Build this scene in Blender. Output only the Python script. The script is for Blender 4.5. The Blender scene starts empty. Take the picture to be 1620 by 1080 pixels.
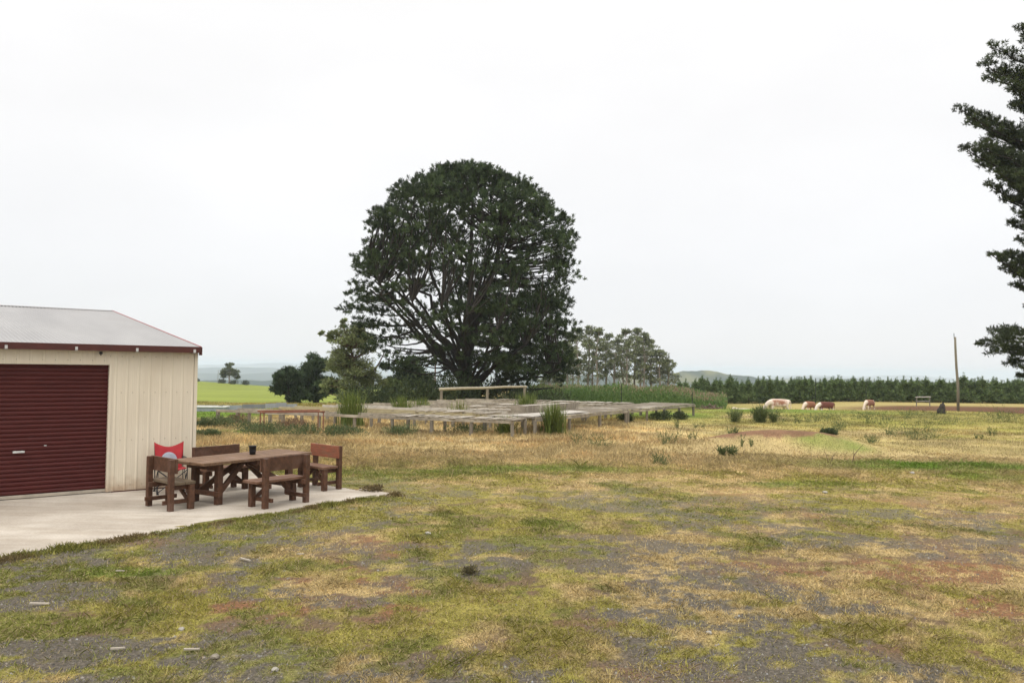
import bpy, bmesh, math, random
import numpy as np
from mathutils import Vector, Matrix

random.seed(7)
RNG = np.random.default_rng(7)
SC = bpy.context.scene
COL = SC.collection
R = math.radians

# ------------------------------------------------------------------ camera
FPX, CAMH, PITCH, ROLL = 1308.0, 2.45, math.atan(40 / 1308.0), R(0.8)
cam_d = bpy.data.cameras.new('camera')
cam_d.sensor_width = 36.0
cam_d.lens = FPX / 1620.0 * 36.0
cam_d.clip_start = 0.1
cam_d.clip_end = 60000
cam = bpy.data.objects.new('camera', cam_d)
COL.objects.link(cam)
cam.matrix_world = (Matrix.Translation((0, 0, CAMH)) @ Matrix.Rotation(math.pi / 2 + PITCH, 4, 'X')
                    @ Matrix.Rotation(ROLL, 4, 'Z'))
SC.camera = cam


def ray(px, py):
    x = (px - 810) / FPX; y = (540 - py) / FPX
    xr = x * math.cos(ROLL) - y * math.sin(ROLL)
    yr = x * math.sin(ROLL) + y * math.cos(ROLL)
    return (xr, math.cos(PITCH) - yr * math.sin(PITCH), math.sin(PITCH) + yr * math.cos(PITCH))


def at(px, py, z=0.0):
    """survey: the point of the photograph px,py on the level z"""
    d = ray(px, py); t = (z - CAMH) / d[2]
    return Vector((d[0] * t, d[1] * t, z))


def atY(px, py, Y):
    d = ray(px, py); t = Y / d[1]
    return Vector((d[0] * t, Y, CAMH + d[2] * t))


# ------------------------------------------------------------------ noise
def _hash(ix, iy, s):
    h = (ix.astype(np.int64) * 374761393 + iy.astype(np.int64) * 668265263 + s * 1442695041) & 0x7fffffff
    h = ((h ^ (h >> 13)) * 1274126177) & 0x7fffffff
    return ((h ^ (h >> 16)) & 0xffff) / 65535.0


def vnoise(x, y, s=0):
    ix = np.floor(x); iy = np.floor(y)
    fx = x - ix; fy = y - iy
    fx = fx * fx * (3 - 2 * fx); fy = fy * fy * (3 - 2 * fy)
    a = _hash(ix, iy, s); b = _hash(ix + 1, iy, s); c = _hash(ix, iy + 1, s); d = _hash(ix + 1, iy + 1, s)
    return (a * (1 - fx) + b * fx) * (1 - fy) + (c * (1 - fx) + d * fx) * fy


def fbm(x, y, scale, s=0, oct=4):
    v = 0; a = 1; t = 0
    x = np.asarray(x, float) / scale; y = np.asarray(y, float) / scale
    for o in range(oct):
        v = v + a * vnoise(x + 17.3 * o + s * 3.1, y - 9.7 * o + s * 1.7, s + o * 13); t += a
        a *= 0.55; x = x * 2.03 * 0.94 + y * 0.5; y = y * 2.03 * 0.94 - x * 0.2
    return v / t


def sst(a, b, x):
    t = np.clip((x - a) / (b - a), 0, 1)
    return t * t * (3 - 2 * t)


# ------------------------------------------------------------------ terrain
_ty = [0, 50, 62, 75, 108, 170, 275, 365, 800, 1700, 60000]
_tz = [0, 0, -0.75, -1.6, -2.4, -3.6, -5.6, -10, -45, -90, -90]


SLAB = [(-2.13, 15.58), (-7.0, 19.65), (-16.0, 10.5), (-10.4, 4.4)]


def height(x, y):
    x = np.asarray(x, float); y = np.asarray(y, float)
    r = np.maximum(y, np.hypot(x, y) * 0.82)
    z = np.interp(r, _ty, _tz)
    rs = 1 - 0.25 * sst(10, 35, x) * (1 - sst(120, 200, y)) * sst(78, 100, y + np.clip(x - 30, 0, 10) * 3)
    z = z * rs
    z = z * (1 - .22 * sst(35, 43, x) * (1 - sst(110, 150, y)))
    z = z + .12 * np.exp(-((y - 49) / 7.0) ** 2) * sst(8, 16, x) * (1 - sst(27, 34, x))
    bump = np.clip((-72.8 - x) * 0.0574, 0, 5)
    z = z + bump * sst(80, 270, y) * (1 - sst(285, 420, y))
    # small unevenness, soil mound and grassy hump
    z = z + (fbm(x, y, 3.0, 5, 3) - 0.5) * 0.10 * sst(9, 20, y) * (1 - sst(300, 500, y))
    z = z + (fbm(x, y, 0.6, 6, 2) - 0.5) * 0.03 * sst(3, 6, y) * (1 - sst(40, 60, y))
    for (cx, cy, rx, ry, h) in MOUNDS:
        d = ((x - cx) / rx) ** 2 + ((y - cy) / ry) ** 2
        z = z + h * np.exp(-d * 1.6)
    # soil banked against the slab
    do = np.full(np.shape(x), -1e9)
    for i in range(4):
        x0, y0 = SLAB[i]; x1, y1 = SLAB[(i + 1) % 4]
        do = np.maximum(do, -((x1 - x0) * (y - y0) - (y1 - y0) * (x - x0)) / math.hypot(x1 - x0, y1 - y0))
    z = z + .036 * (1 - sst(.05, .9, do)) * (.7 + .5 * fbm(x, y, .5, 12, 2))
    return z


_m1 = at(1205, 712); _m2 = at(1318, 716)
MOUNDS = [(_m1.x + .3, _m1.y + .9, 2.8, 1.6, 0.55), (_m1.x + 2.5, _m1.y + 1.4, 1.8, 1.2, 0.25),
          (_m2.x, _m2.y + .6, .8, 0.7, 0.20)]


def gz(x, y):
    return float(height(np.array([x]), np.array([y]))[0])




def in_slab(x, y, pad=0.0):
    m = np.ones(np.shape(x), bool)
    n = len(SLAB)
    for i in range(n):
        x0, y0 = SLAB[i]; x1, y1 = SLAB[(i + 1) % n]
        L = math.hypot(x1 - x0, y1 - y0)
        d = ((x1 - x0) * (y - y0) - (y1 - y0) * (x - x0)) / L   # >0 inside (counter-clockwise)
        m &= d > -pad
    return m


STRAW = np.array([.53, .41, .20]); TAN = np.array([.51, .405, .215]); GREEN = np.array([.175, .195, .046])
BRIGHT = np.array([.155, .25, .036]); GRAVEL = np.array([.088, .079, .066]); SOIL = np.array([.165, .085, .045])
OLIVE = np.array([.335, .305, .078]); DARKSOIL = np.array([.12, .075, .05]); HILL = np.array([.225, .275, .052])

# (px, py, rx m, ry m, strength, kind)
PATCH = []
for (px, py, rx, ry, st, k) in [
    (1480, 738, 3.6, 1.3, 1.0, 'bright'), (322, 655, 3.6, 4.0, 1.3, 'bright'), (395, 684, 1.6, .8, .8, 'bright'), (1130, 645, 6, 5, .9, 'bright'), (1230, 652, 5, 3, .8, 'bright'), (1050, 655, 3, 4, .9, 'bright'), (1330, 655, 5, 2, .5, 'bright'), (1440, 668, 4, 2, .5, 'green'), (1290, 765, 1.6, .5, .8, 'bright'), (1318, 713, 1.35, 1.3, .62, 'bright'),
    (1560, 755, 1.5, .9, .8, 'bright'), (850, 742, 2.6, .8, .7, 'bright'), (660, 748, 2.0, .8, .6, 'bright'),
    (880, 830, .6, .35, .9, 'bright'), (200, 905, .6, .28, 1.1, 'bright'), (720, 850, 1.3, .7, .6, 'green'),
    (920, 860, .9, .35, .7, 'green'), (280, 955, .8, .5, .8, 'green'), (560, 905, 1.5, .7, .4, 'green'),
    (480, 820, 1.6, .9, .8, 'green'), (620, 790, .9, .6, .7, 'green'), (340, 850, 1.2, .6, .8, 'green'),
    (760, 960, .8, .5, .6, 'green'), (1200, 950, .5, .35, .7, 'green'), (1560, 1040, .7, .4, .8, 'green'),
    (1212, 702, 2.9, 2.1, 1.6, 'dsoil'), (1275, 698, 2.2, 1.4, 1.4, 'dsoil'),
    (830, 770, 1.2, .8, .8, 'soil'), (1480, 790, 2.0, .7, .9, 'soil'), (1540, 815, 1.1, .35, .9, 'soil'),
    (1150, 830, .9, .35, .8, 'soil'), (1420, 900, 1.7, .7, .7, 'soil'), (1080, 1060, .9, .45, 1.0, 'soil'),
    (1590, 1040, .5, .35, 1.0, 'soil'), (1400, 1025, .35, .15, .9, 'soil'), (1560, 965, .6, .3, .9, 'soil'),
    (1270, 890, .9, .3, .7, 'dsoil'), (590, 980, .35, .16, 1.0, 'dsoil'), (1010, 915, .9, .35, .6, 'dsoil'), (940, 985, .5, .3, .7, 'dsoil'),
    (690, 865, 1.2, .35, .9, 'gravel'), (1220, 790, 1.4, .7, .7, 'gravel'), (1000, 800, 2.0, .9, .6, 'gravel'),
    (1400, 860, 2.0, .8, .8, 'gravel'), (1560, 880, 1.5, .6, .8, 'gravel'), (640, 745, 1.2, .6, .6, 'gravel'),
    (60, 940, 1.0, .7, .7, 'gravel'), (190, 1030, 1.1, .45, 1.0, 'gravel'), (400, 940, .9, .35, .7, 'gravel'), (560, 950, .5, .3, .8, 'gravel'),
    (1170, 910, .5, .35, .7, 'gravel'), (1400, 965, .5, .2, .8, 'gravel'), (1080, 1010, .35, .3, .7, 'gravel'),
    (500, 770, 1.8, .7, .5, 'gravel'), (1110, 870, 1.0, .5, .5, 'gravel'),
]:
    c = at(px, py); PATCH.append((c.x, c.y, rx, ry, st, k))


def fields(x, y):
    """what covers the ground at x,y: weights of the materials"""
    W = {}
    yard = 1 - sst(17.5, 22, y + (fbm(x, y, 4, 21) - .5) * 6)
    nf = fbm(x, y, .9, 31, 4)
    nn = fbm(x, y, .26, 32, 4)

    def patch(kind):
        s = np.zeros(np.shape(x))
        for (cx, cy, rx, ry, st, k) in PATCH:
            if k == kind:
                d = np.sqrt(((x - cx) / rx) ** 2 + ((y - cy) / ry) ** 2)
                s = np.maximum(s, st * (1 - sst(.35, 1.35, d)))
        return s
    left = sst(3, -4, x) if False else 1 - sst(-4, 3, x)
    g = fbm(x, y, 1.6, 41, 4) * .5 + nn * .5
    fine = fbm(x, y, .38, 43, 3) * .45 + fbm(x, y, .16, 45, 2) * .35 + fbm(x, y, .08, 44, 2) * .20
    greg = sst(.45, .58, fbm(x, y, 2.6, 41, 4) + .13 * left + .30 * patch('gravel') - .05 * sst(2, 6, x) * (1 - sst(8, 11, y)) - .10 * sst(4, 9, x) * (1 - sst(9, 13, y))) * yard
    sreg = sst(.55, .70, fbm(x, y, 1.6, 51, 4) * .7 + nn * .3 + .04 * sst(0, 5, x) + .16 * patch('soil') - .03) * np.maximum(yard, patch('soil'))
    sreg = sreg * (1 - .5 * greg)
    cov = sst(-.035, .035, fine - .448 - .085 * greg - .035 * sreg - .05 * patch('gravel') - .09 * patch('soil') + .06 * np.minimum(1, patch('green') + patch('bright')) + .05 * (1 - yard))
    cov = np.maximum(cov, sst(16, 21, y))
    gravel, soil = greg, .85 * sreg
    ds = sst(.58, .70, (fbm(x, y, 1.3, 57, 4) * .6 + nn * .4) * .7 + nf * .3 + .30 * patch('dsoil') - .02) * np.minimum(1, patch('dsoil') * 2 + .25 * yard)
    v = fbm(x, y, 2.2, 61, 3) * .36 + fbm(x, y, .55, 62, 3) * .40 + nn * .24
    green = sst(.46, .60, v + .09 * left * yard + .03 * yard + .20 * patch('green') - .06 * sst(3, 7, x) * (1 - sst(10, 13, y)))
    brt = (1 - .45 * yard) * np.clip(patch('bright') * (.85 + 1.1 * (nf - .4)), 0, 1)
    return dict(cov=cov, yard=yard, gravel=gravel, soil=soil, dsoil=ds, green=green, bright=brt, nf=nf, nn=nn)


def cover_color(x, y, f=None):
    """colour of the plants, and of the bare ground under them"""
    f = f or fields(x, y)
    e = lambda a: a[..., None]
    tall = sst(19, 23, y) * (1 - sst(38, 46, y)) * (1 - sst(9, 16, x) * sst(24, 34, y))
    plants = STRAW * (1 - e(f['green'])) + OLIVE * e(f['green'])
    far_green = sst(30, 46, y + (fbm(x, y, 5, 71) - .5) * 14) * sst(-3, 6, x) + sst(34, 40, y) * (1 - sst(-12, -9, x)) + .55 * sst(23, 28, y) * sst(5, 9, x)
    far_green = np.clip(far_green, 0, 1)
    plants = plants * (1 - e(tall * .85)) + TAN * e(tall * .85)
    mid = OLIVE * .36 + GREEN * .60 + STRAW * .06
    plants = plants * (1 - e(far_green * .8)) + mid * e(far_green * .8)
    gf = sst(.55, .68, fbm(x, y, 4.5, 75)) * sst(24, 34, y) * sst(2, 8, x) * .7
    plants = plants * (1 - e(gf)) + (TAN * .8) * e(gf)
    rough = np.clip(fbm(x, y, 1.3, 76, 4) * 1.5 + .25, .5, 1.35); rough = 1 + (rough - 1) * sst(22, 30, y) * (1 - sst(60, 90, y))
    plants = plants * e(rough)
    grn = sst(.535, .635, fbm(x, y, 1.6, 77, 2) * .45 + fbm(x, y, .45, 78, 3) * .55 + .04 * (1 - sst(-4, 5, x)) - .05 * sst(3, 7, x)) * f['yard'] * .8
    plants = plants * (1 - e(grn)) + GREEN * e(grn)
    plants = plants * (1 - e(f['bright'])) + BRIGHT * e(f['bright'])
    # paddocks beyond
    hill = sst(52, 75, y) * (1 - sst(-20, -5, x))
    hc = HILL * (0.82 + .36 * e(fbm(x, y, 14, 81)))
    plants = plants * (1 - e(hill)) + hc * e(hill)
    soilr = sst(54, 62, y) * sst(32, 38, x) * (1 - sst(86, 94, y))
    field = sst(52, 70, y) * sst(-5, 5, x)
    plants = plants * (1 - e(field)) + ((TAN * .45 + OLIVE * .45) * e(sst(20, 32, x)) + (GREEN * .9 + OLIVE * .2) * e(1 - sst(20, 32, x))) * e(field)
    plants = plants * (1 - e(soilr)) + (SOIL * .8) * e(soilr)
    dist = sst(350, 700, y)
    fo = sst(.45, .6, fbm(x, y, 260, 91))
    plants = plants * (1 - e(dist)) + (np.array([.04, .06, .03]) * e(fo) + np.array([.14, .16, .06]) * e(1 - fo)) * e(dist)
    bare = np.array([.27, .21, .115]) * (1 - e(f['yard'])) + (np.array([.115, .082, .052]) * (.75 + .5 * e(fbm(x, y, .5, 99, 3)))) * e(f['yard'])
    far = sst(24, 40, y)
    bare = bare * (1 - e(far)) + plants * .85 * e(far)
    bare = bare * (1 - e(f['bright'] * .6)) + BRIGHT * .6 * e(f['bright'] * .6)
    bare = bare * (1 - e(f['gravel'])) + GRAVEL * e(f['gravel'])
    bare = bare * (1 - e(f['soil'])) + SOIL * e(f['soil'])
    bare = bare * (1 - e(f['dsoil'])) + (DARKSOIL * (1 - e(sst(18, 24, y))) + np.array([.165, .092, .06]) * (.65 + .7 * e(f['nn'])) * e(sst(18, 24, y))) * e(f['dsoil'])
    cv = f['cov'] * (1 - .9 * f['dsoil'])
    th = plants * .62 * (.75 + .5 * e(fbm(x, y, .16, 98, 2)))
    bare = bare * (1 - e(cv * .85)) + th * e(cv * .85)
    return plants, bare


# ------------------------------------------------------------------ helpers
def new_mat(name):
    m = bpy.data.materials.new(name); m.use_nodes = True
    nt = m.node_tree; nt.nodes.clear()
    out = nt.nodes.new('ShaderNodeOutputMaterial')
    b = nt.nodes.new('ShaderNodeBsdfPrincipled')
    nt.links.new(b.outputs[0], out.inputs[0])
    b.inputs['Specular IOR Level'].default_value = .3
    return m, nt, b, out


def node(nt, t, **k):
    n = nt.nodes.new(t)
    for a, v in k.items():
        if a.startswith('i_'):
            n.inputs[a[2:].replace('_', ' ')].default_value = v
        else:
            setattr(n, a, v)
    return n


def mat(name, c, c2=None, scale=6.0, rough=.7, stretch=(1, 1, 1), bump=.0, metal=0.0, detail=6, spec=.3, blotch=None, bscale=2.0, coords='Object'):
    """base colour varied by noise between c and c2, with optional blotches of a third colour"""
    m, nt, b, out = new_mat(name)
    tc = node(nt, 'ShaderNodeTexCoord'); mp = node(nt, 'ShaderNodeMapping')
    mp.inputs['Scale'].default_value = stretch
    nt.links.new(tc.outputs[coords], mp.inputs[0])
    n = node(nt, 'ShaderNodeTexNoise'); n.inputs['Scale'].default_value = scale; n.inputs['Detail'].default_value = detail
    n.inputs['Roughness'].default_value = .65
    nt.links.new(mp.outputs[0], n.inputs['Vector'])
    r = node(nt, 'ShaderNodeValToRGB')
    c2 = c2 or tuple(v * .7 for v in c)
    r.color_ramp.elements[0].position = .32; r.color_ramp.elements[0].color = (*c2, 1)
    r.color_ramp.elements[1].position = .68; r.color_ramp.elements[1].color = (*c, 1)
    nt.links.new(n.outputs[0], r.inputs[0])
    last = r.outputs[0]
    if blotch:
        n2 = node(nt, 'ShaderNodeTexNoise'); n2.inputs['Scale'].default_value = bscale; n2.inputs['Detail'].default_value = 5
        nt.links.new(tc.outputs[coords], n2.inputs['Vector'])
        r2 = node(nt, 'ShaderNodeValToRGB'); r2.color_ramp.elements[0].position = .52; r2.color_ramp.elements[1].position = .68
        nt.links.new(n2.outputs[0], r2.inputs[0])
        mx = node(nt, 'ShaderNodeMixRGB'); mx.inputs[2].default_value = (*blotch, 1)
        nt.links.new(r2.outputs[0], mx.inputs[0]); nt.links.new(last, mx.inputs[1])
        last = mx.outputs[0]
    nt.links.new(last, b.inputs['Base Color'])
    b.inputs['Roughness'].default_value = rough; b.inputs['Metallic'].default_value = metal
    b.inputs['Specular IOR Level'].default_value = spec
    if bump:
        bp = node(nt, 'ShaderNodeBump'); bp.inputs['Strength'].default_value = bump; bp.inputs['Distance'].default_value = .02
        nt.links.new(n.outputs[0], bp.inputs['Height']); nt.links.new(bp.outputs[0], b.inputs['Normal'])
    return m


def leaf_mat(name, trans=.25, rough=.65):
    m, nt, b, out = new_mat(name)
    a = node(nt, 'ShaderNodeAttribute'); a.attribute_name = 'Col'
    nt.links.new(a.outputs['Color'], b.inputs['Base Color'])
    b.inputs['Roughness'].default_value = rough; b.inputs['Specular IOR Level'].default_value = .2
    t = node(nt, 'ShaderNodeBsdfTranslucent'); nt.links.new(a.outputs['Color'], t.inputs[0])
    mx = node(nt, 'ShaderNodeMixShader'); mx.inputs[0].default_value = trans
    nt.links.new(b.outputs[0], mx.inputs[1]); nt.links.new(t.outputs[0], mx.inputs[2])
    nt.links.new(mx.outputs[0], out.inputs[0])
    return m


def tag(o, label=None, cat=None, group=None, kind=None):
    if label: o['label'] = label
    if cat: o['category'] = cat
    if group: o['group'] = group
    if kind: o['kind'] = kind
    return o


def empty(name, loc, rz=0.0):
    o = bpy.data.objects.new(name, None); COL.objects.link(o)
    o.empty_display_size = .2
    o.location = loc; o.rotation_euler = (0, 0, rz)
    return o


def link(name, me, material, parent=None, smooth=False):
    o = bpy.data.objects.new(name, me); COL.objects.link(o)
    if material is not None:
        for mm in (material if isinstance(material, (list, tuple)) else [material]):
            me.materials.append(mm)
    if parent: o.parent = parent
    if smooth:
        me.polygons.foreach_set('use_smooth', np.ones(len(me.polygons), bool))
    return o


def np_mesh(name, V, F, col=None):
    """V (n,3), F (m,k) all the same k"""
    me = bpy.data.meshes.new(name)
    V = np.ascontiguousarray(V, np.float32); F = np.ascontiguousarray(F, np.int32)
    me.vertices.add(len(V)); me.vertices.foreach_set('co', V.ravel())
    m, k = F.shape
    me.loops.add(m * k); me.loops.foreach_set('vertex_index', F.ravel())
    me.polygons.add(m)
    me.polygons.foreach_set('loop_start', np.arange(0, m * k, k, dtype=np.int32))
    me.update(calc_edges=True)
    if col is not None:
        a = me.color_attributes.new('Col', 'FLOAT_COLOR', 'POINT')
        c = np.ones((len(V), 4), np.float32); c[:, :3] = col
        a.data.foreach_set('color', c.ravel())
    return me


def diamonds(P, D, L, W, col, side=None):
    """leaf shaped quads from P along D"""
    n = len(P)
    D = D / np.maximum(np.linalg.norm(D, axis=1, keepdims=True), 1e-6)
    if side is None:
        side = np.cross(D, RNG.normal(size=(n, 3)))
    side = side / np.maximum(np.linalg.norm(side, axis=1, keepdims=True), 1e-6)
    L = np.broadcast_to(L, n)[:, None]; W = np.broadcast_to(W, n)[:, None]
    V = np.stack([P, P + D * L * .45 + side * W * .5, P + D * L, P + D * L * .45 - side * W * .5], 1).reshape(-1, 3)
    F = np.arange(4 * n).reshape(n, 4)
    return V, F, np.repeat(col, 4, axis=0)


def blades(P, D, L, W, col, bend):
    """grass blades: two-segment strips of 2 triangles-worth quads ending in a point (as one quad + one tri folded into quads)"""
    n = len(P)
    D = D / np.maximum(np.linalg.norm(D, axis=1, keepdims=True), 1e-6)
    side = np.cross(D, np.array([0, 0, 1.0])) + RNG.normal(size=(n, 3)) * .05
    side = side / np.maximum(np.linalg.norm(side, axis=1, keepdims=True), 1e-6)
    L = np.broadcast_to(L, n)[:, None]; W = np.broadcast_to(W, n)[:, None]
    mid = P + D * L * .55
    hd = D.copy(); hd[:, 2] *= .3
    tip = mid + (D * (1 - bend) + hd * bend) * L * .5 - np.array([0, 0, 1.0]) * L * bend * .12
    V = np.stack([P - side * W * .5, P + side * W * .5, mid + side * W * .36, tip, mid - side * W * .36], 1).reshape(-1, 3)
    F = np.arange(5 * n).reshape(n, 5)
    return V, F, np.repeat(col, 5, axis=0)


def tubes(paths, sides=6):
    """paths: list of (points (k,3), radii (k)); one mesh worth of V,F quads"""
    Vs = []; Fs = []; off = 0
    ang = np.arange(sides) * 2 * math.pi / sides
    for pts, rad in paths:
        pts = np.asarray(pts, float); k = len(pts)
        t = np.gradient(pts, axis=0); t /= np.maximum(np.linalg.norm(t, axis=1, keepdims=True), 1e-9)
        ref = np.array([0, 0, 1.0]) if abs(t[0, 2]) < .9 else np.array([1.0, 0, 0])
        a = np.cross(t, ref); a /= np.maximum(np.linalg.norm(a, axis=1, keepdims=True), 1e-9)
        b = np.cross(t, a)
        ring = pts[:, None, :] + np.asarray(rad)[:, None, None] * (np.cos(ang)[None, :, None] * a[:, None, :] + np.sin(ang)[None, :, None] * b[:, None, :])
        Vs.append(ring.reshape(-1, 3))
        i = np.arange(k - 1)[:, None] * sides; j = np.arange(sides)[None, :]; j2 = (j + 1) % sides
        f = np.stack([i + j, i + j2, i + sides + j2, i + sides + j], -1).reshape(-1, 4) + off
        Fs.append(f); off += k * sides
        # end cap
        for base in (0, (k - 1) * sides):
            if sides == 6:
                o = off - k * sides + base
                Fs.append(np.array([[o, o + 1, o + 2, o + 3], [o, o + 3, o + 4, o + 5]]))
    return np.concatenate(Vs), np.concatenate(Fs)


class MB:
    """collects boxes, beams, rods in a bmesh and links them as ONE mesh"""
    def __init__(s): s.bm = bmesh.new()

    def box(s, x0, x1, y0, y1, z0, z1):
        s.hexa([(x0, y0, z0), (x1, y0, z0), (x1, y1, z0), (x0, y1, z0), (x0, y0, z1), (x1, y0, z1), (x1, y1, z1), (x0, y1, z1)])
        return s

    def hexa(s, c):
        v = [s.bm.verts.new(p) for p in c]
        for f in ((3, 2, 1, 0), (4, 5, 6, 7), (0, 1, 5, 4), (1, 2, 6, 5), (2, 3, 7, 6), (3, 0, 4, 7)):
            s.bm.faces.new([v[i] for i in f])
        return s

    def beam(s, p, q, w, h, up=(0, 0, 1)):
        p = Vector(p); q = Vector(q); d = (q - p).normalized(); up = Vector(up)
        a = d.cross(up)
        if a.length < 1e-3: a = d.cross(Vector((0, 1, 0)))
        a.normalize(); b = a.cross(d).normalized()
        c = []
        for e in (p, q):
            for (i, j) in ((-1, -1), (1, -1), (1, 1), (-1, 1)):
                c.append(e + a * (w / 2 * i) + b * (h / 2 * j))
        v = [s.bm.verts.new(k) for k in c]
        for f in ((0, 1, 2, 3), (7, 6, 5, 4), (4, 5, 1, 0), (5, 6, 2, 1), (6, 7, 3, 2), (7, 4, 0, 3)):
            s.bm.faces.new([v[i] for i in f])
        return s

    def rod(s, pts, rad, sides=6):
        rad = [rad] * len(pts) if not hasattr(rad, '__len__') else rad
        V, F = tubes([(np.array(pts, float), np.array(rad, float))], sides)
        vs = [s.bm.verts.new(p) for p in V]
        for f in F: s.bm.faces.new([vs[i] for i in f])
        if sides != 6:
            n = len(pts)
            s.bm.faces.new(vs[:sides][::-1]); s.bm.faces.new(vs[(n - 1) * sides:])
        return s

    def build(s, name, material, parent=None, bevel=0.0, smooth=False):
        bmesh.ops.recalc_face_normals(s.bm, faces=s.bm.faces)
        me = bpy.data.meshes.new(name); s.bm.to_mesh(me); s.bm.free()
        o = link(name, me, material, parent, smooth)
        if bevel:
            b = o.modifiers.new('bevel', 'BEVEL'); b.width = bevel; b.segments = 2; b.limit_method = 'ANGLE'
        return o


def dup(root, loc, rz=0.0, label=None, scale=None):
    r = root.copy(); COL.objects.link(r); r.location = loc; r.rotation_euler = (0, 0, rz)
    if scale: r.scale = (scale, scale, scale)
    if label: r['label'] = label
    for ch in list(root.children):
        c = ch.copy(); COL.objects.link(c); c.parent = r
        for g in ch.children:
            d = g.copy(); COL.objects.link(d); d.parent = c
    return r


# ------------------------------------------------------------------ materials
M = {}
M['cream'] = mat('cream_sheet', (.67, .60, .475), (.62, .55, .43), scale=1.2, rough=.45, stretch=(3, 3, .5), spec=.4, blotch=(.60, .525, .405), bscale=.9)
M['maroon'] = mat('maroon_steel', (.074, .014, .012), (.055, .010, .009), scale=2.0, rough=.5, stretch=(1, 1, 4), spec=.22)
M['trim'] = mat('maroon_trim', (.085, .024, .018), (.055, .017, .014), scale=3, rough=.5)
M['barge'] = mat('red_barge', (.36, .13, .125), (.28, .09, .09), scale=3, rough=.5)
M['roof'] = mat('zinc_roof', (.33, .325, .32), (.25, .245, .245), scale=.7, rough=.5, stretch=(1, .25, 1), metal=.12, spec=.4, blotch=(.28, .27, .265), bscale=.5)
M['pale_metal'] = mat('pale_metal', (.6, .6, .58), rough=.4)
M['dark'] = mat('dark_plastic', (.02, .021, .024), rough=.45)
M['screw'] = mat('screw_heads', (.30, .25, .18), rough=.5)
M['wood'] = mat('stained_timber', (.112, .050, .026), (.05, .025, .015), scale=5, rough=.65, stretch=(3, 3, 3), bump=.5, blotch=(.115, .062, .042), bscale=3.5)
M['wood_top'] = mat('weathered_table_boards', (.205, .12, .066), (.09, .052, .03), scale=4, rough=.7, stretch=(9, 1, 9), bump=.5, blotch=(.24, .155, .115), bscale=2.2)
M['wood_seat'] = mat('worn_seat_boards', (.185, .095, .055), (.10, .053, .034), scale=4, rough=.7, stretch=(1, 9, 9), bump=.5, blotch=(.21, .125, .085), bscale=3)
M['wood_seat_grey'] = mat('mossy_seat_board', (.15, .11, .07), (.085, .062, .04), scale=4, rough=.75, stretch=(1, 9, 9), bump=.5, blotch=(.19, .15, .09), bscale=3)
M['peeled'] = mat('peeling_red_board', (.27, .085, .045), (.16, .07, .043), scale=5, rough=.7, stretch=(1, 5, 5), bump=.5, blotch=(.17, .11, .07), bscale=5)
M['grey_wood'] = mat('silvered_timber', (.33, .29, .23), (.19, .165, .13), scale=3, rough=.85, stretch=(2, 2, 2), bump=.4, blotch=(.42, .38, .31), bscale=1.3)
M['slat_wood'] = mat('silvered_slats', (.31, .27, .21), (.15, .125, .095), scale=2.4, rough=.85, stretch=(6, 1, 1), bump=.3, blotch=(.46, .42, .36), bscale=.8)
M['pale_board'] = mat('pale_boards', (.48, .45, .40), (.34, .31, .27), scale=4, rough=.8)
M['yellow_wood'] = mat('yellowish_rail', (.37, .325, .20), (.27, .23, .14), scale=4, rough=.8)
M['post'] = mat('weathered_posts', (.24, .21, .165), (.13, .115, .09), scale=5, rough=.9, stretch=(2, 2, .4), bump=.4)
M['rust'] = mat('rusty_pipe', (.25, .10, .06), (.14, .065, .042), scale=9, rough=.8)
M['iron'] = mat('galvanised_sheets', (.36, .38, .41), (.26, .28, .31), scale=1.5, rough=.45, stretch=(3, 3, .3), metal=.2)
M['white'] = mat('white_paint', (.75, .75, .72), (.6, .6, .58), scale=3)
M['red_cloth'] = mat('red_cloth', (.40, .032, .036), (.27, .02, .026), scale=7, rough=.85)
M['grey_mesh'] = mat('grey_mesh_cloth', (.33, .35, .40), (.25, .27, .31), scale=30, rough=.9)
M['pine_bark'] = mat('pine_bark', (.040, .033, .027), (.02, .017, .015), scale=6, rough=.95, stretch=(2, 2, .5), bump=.6)
M['gum_bark'] = mat('gum_bark', (.30, .26, .215), (.17, .14, .115), scale=4, rough=.9, stretch=(2, 2, .4))
M['brown_bark'] = mat('brown_bark', (.14, .085, .06), (.08, .05, .04), scale=4, rough=.9)
M['leaf'] = leaf_mat('leaves')
M['grass'] = leaf_mat('grass_blades', .3, .7)
m, nt, b, out = new_mat('grit'); a = node(nt, 'ShaderNodeAttribute'); a.attribute_name = 'Col'; nt.links.new(a.outputs['Color'], b.inputs['Base Color']); b.inputs['Roughness'].default_value = .9
M['grit'] = m
M['stone'] = mat('pale_stone', (.34, .32, .28), (.24, .22, .19), scale=20, rough=.9)
M['stick'] = mat('bleached_wood', (.46, .41, .34), (.33, .29, .24), scale=12, rough=.9)
M['char'] = mat('charred_stump', (.05, .042, .036), (.025, .021, .019), scale=8, rough=.95, bump=.6)

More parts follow.
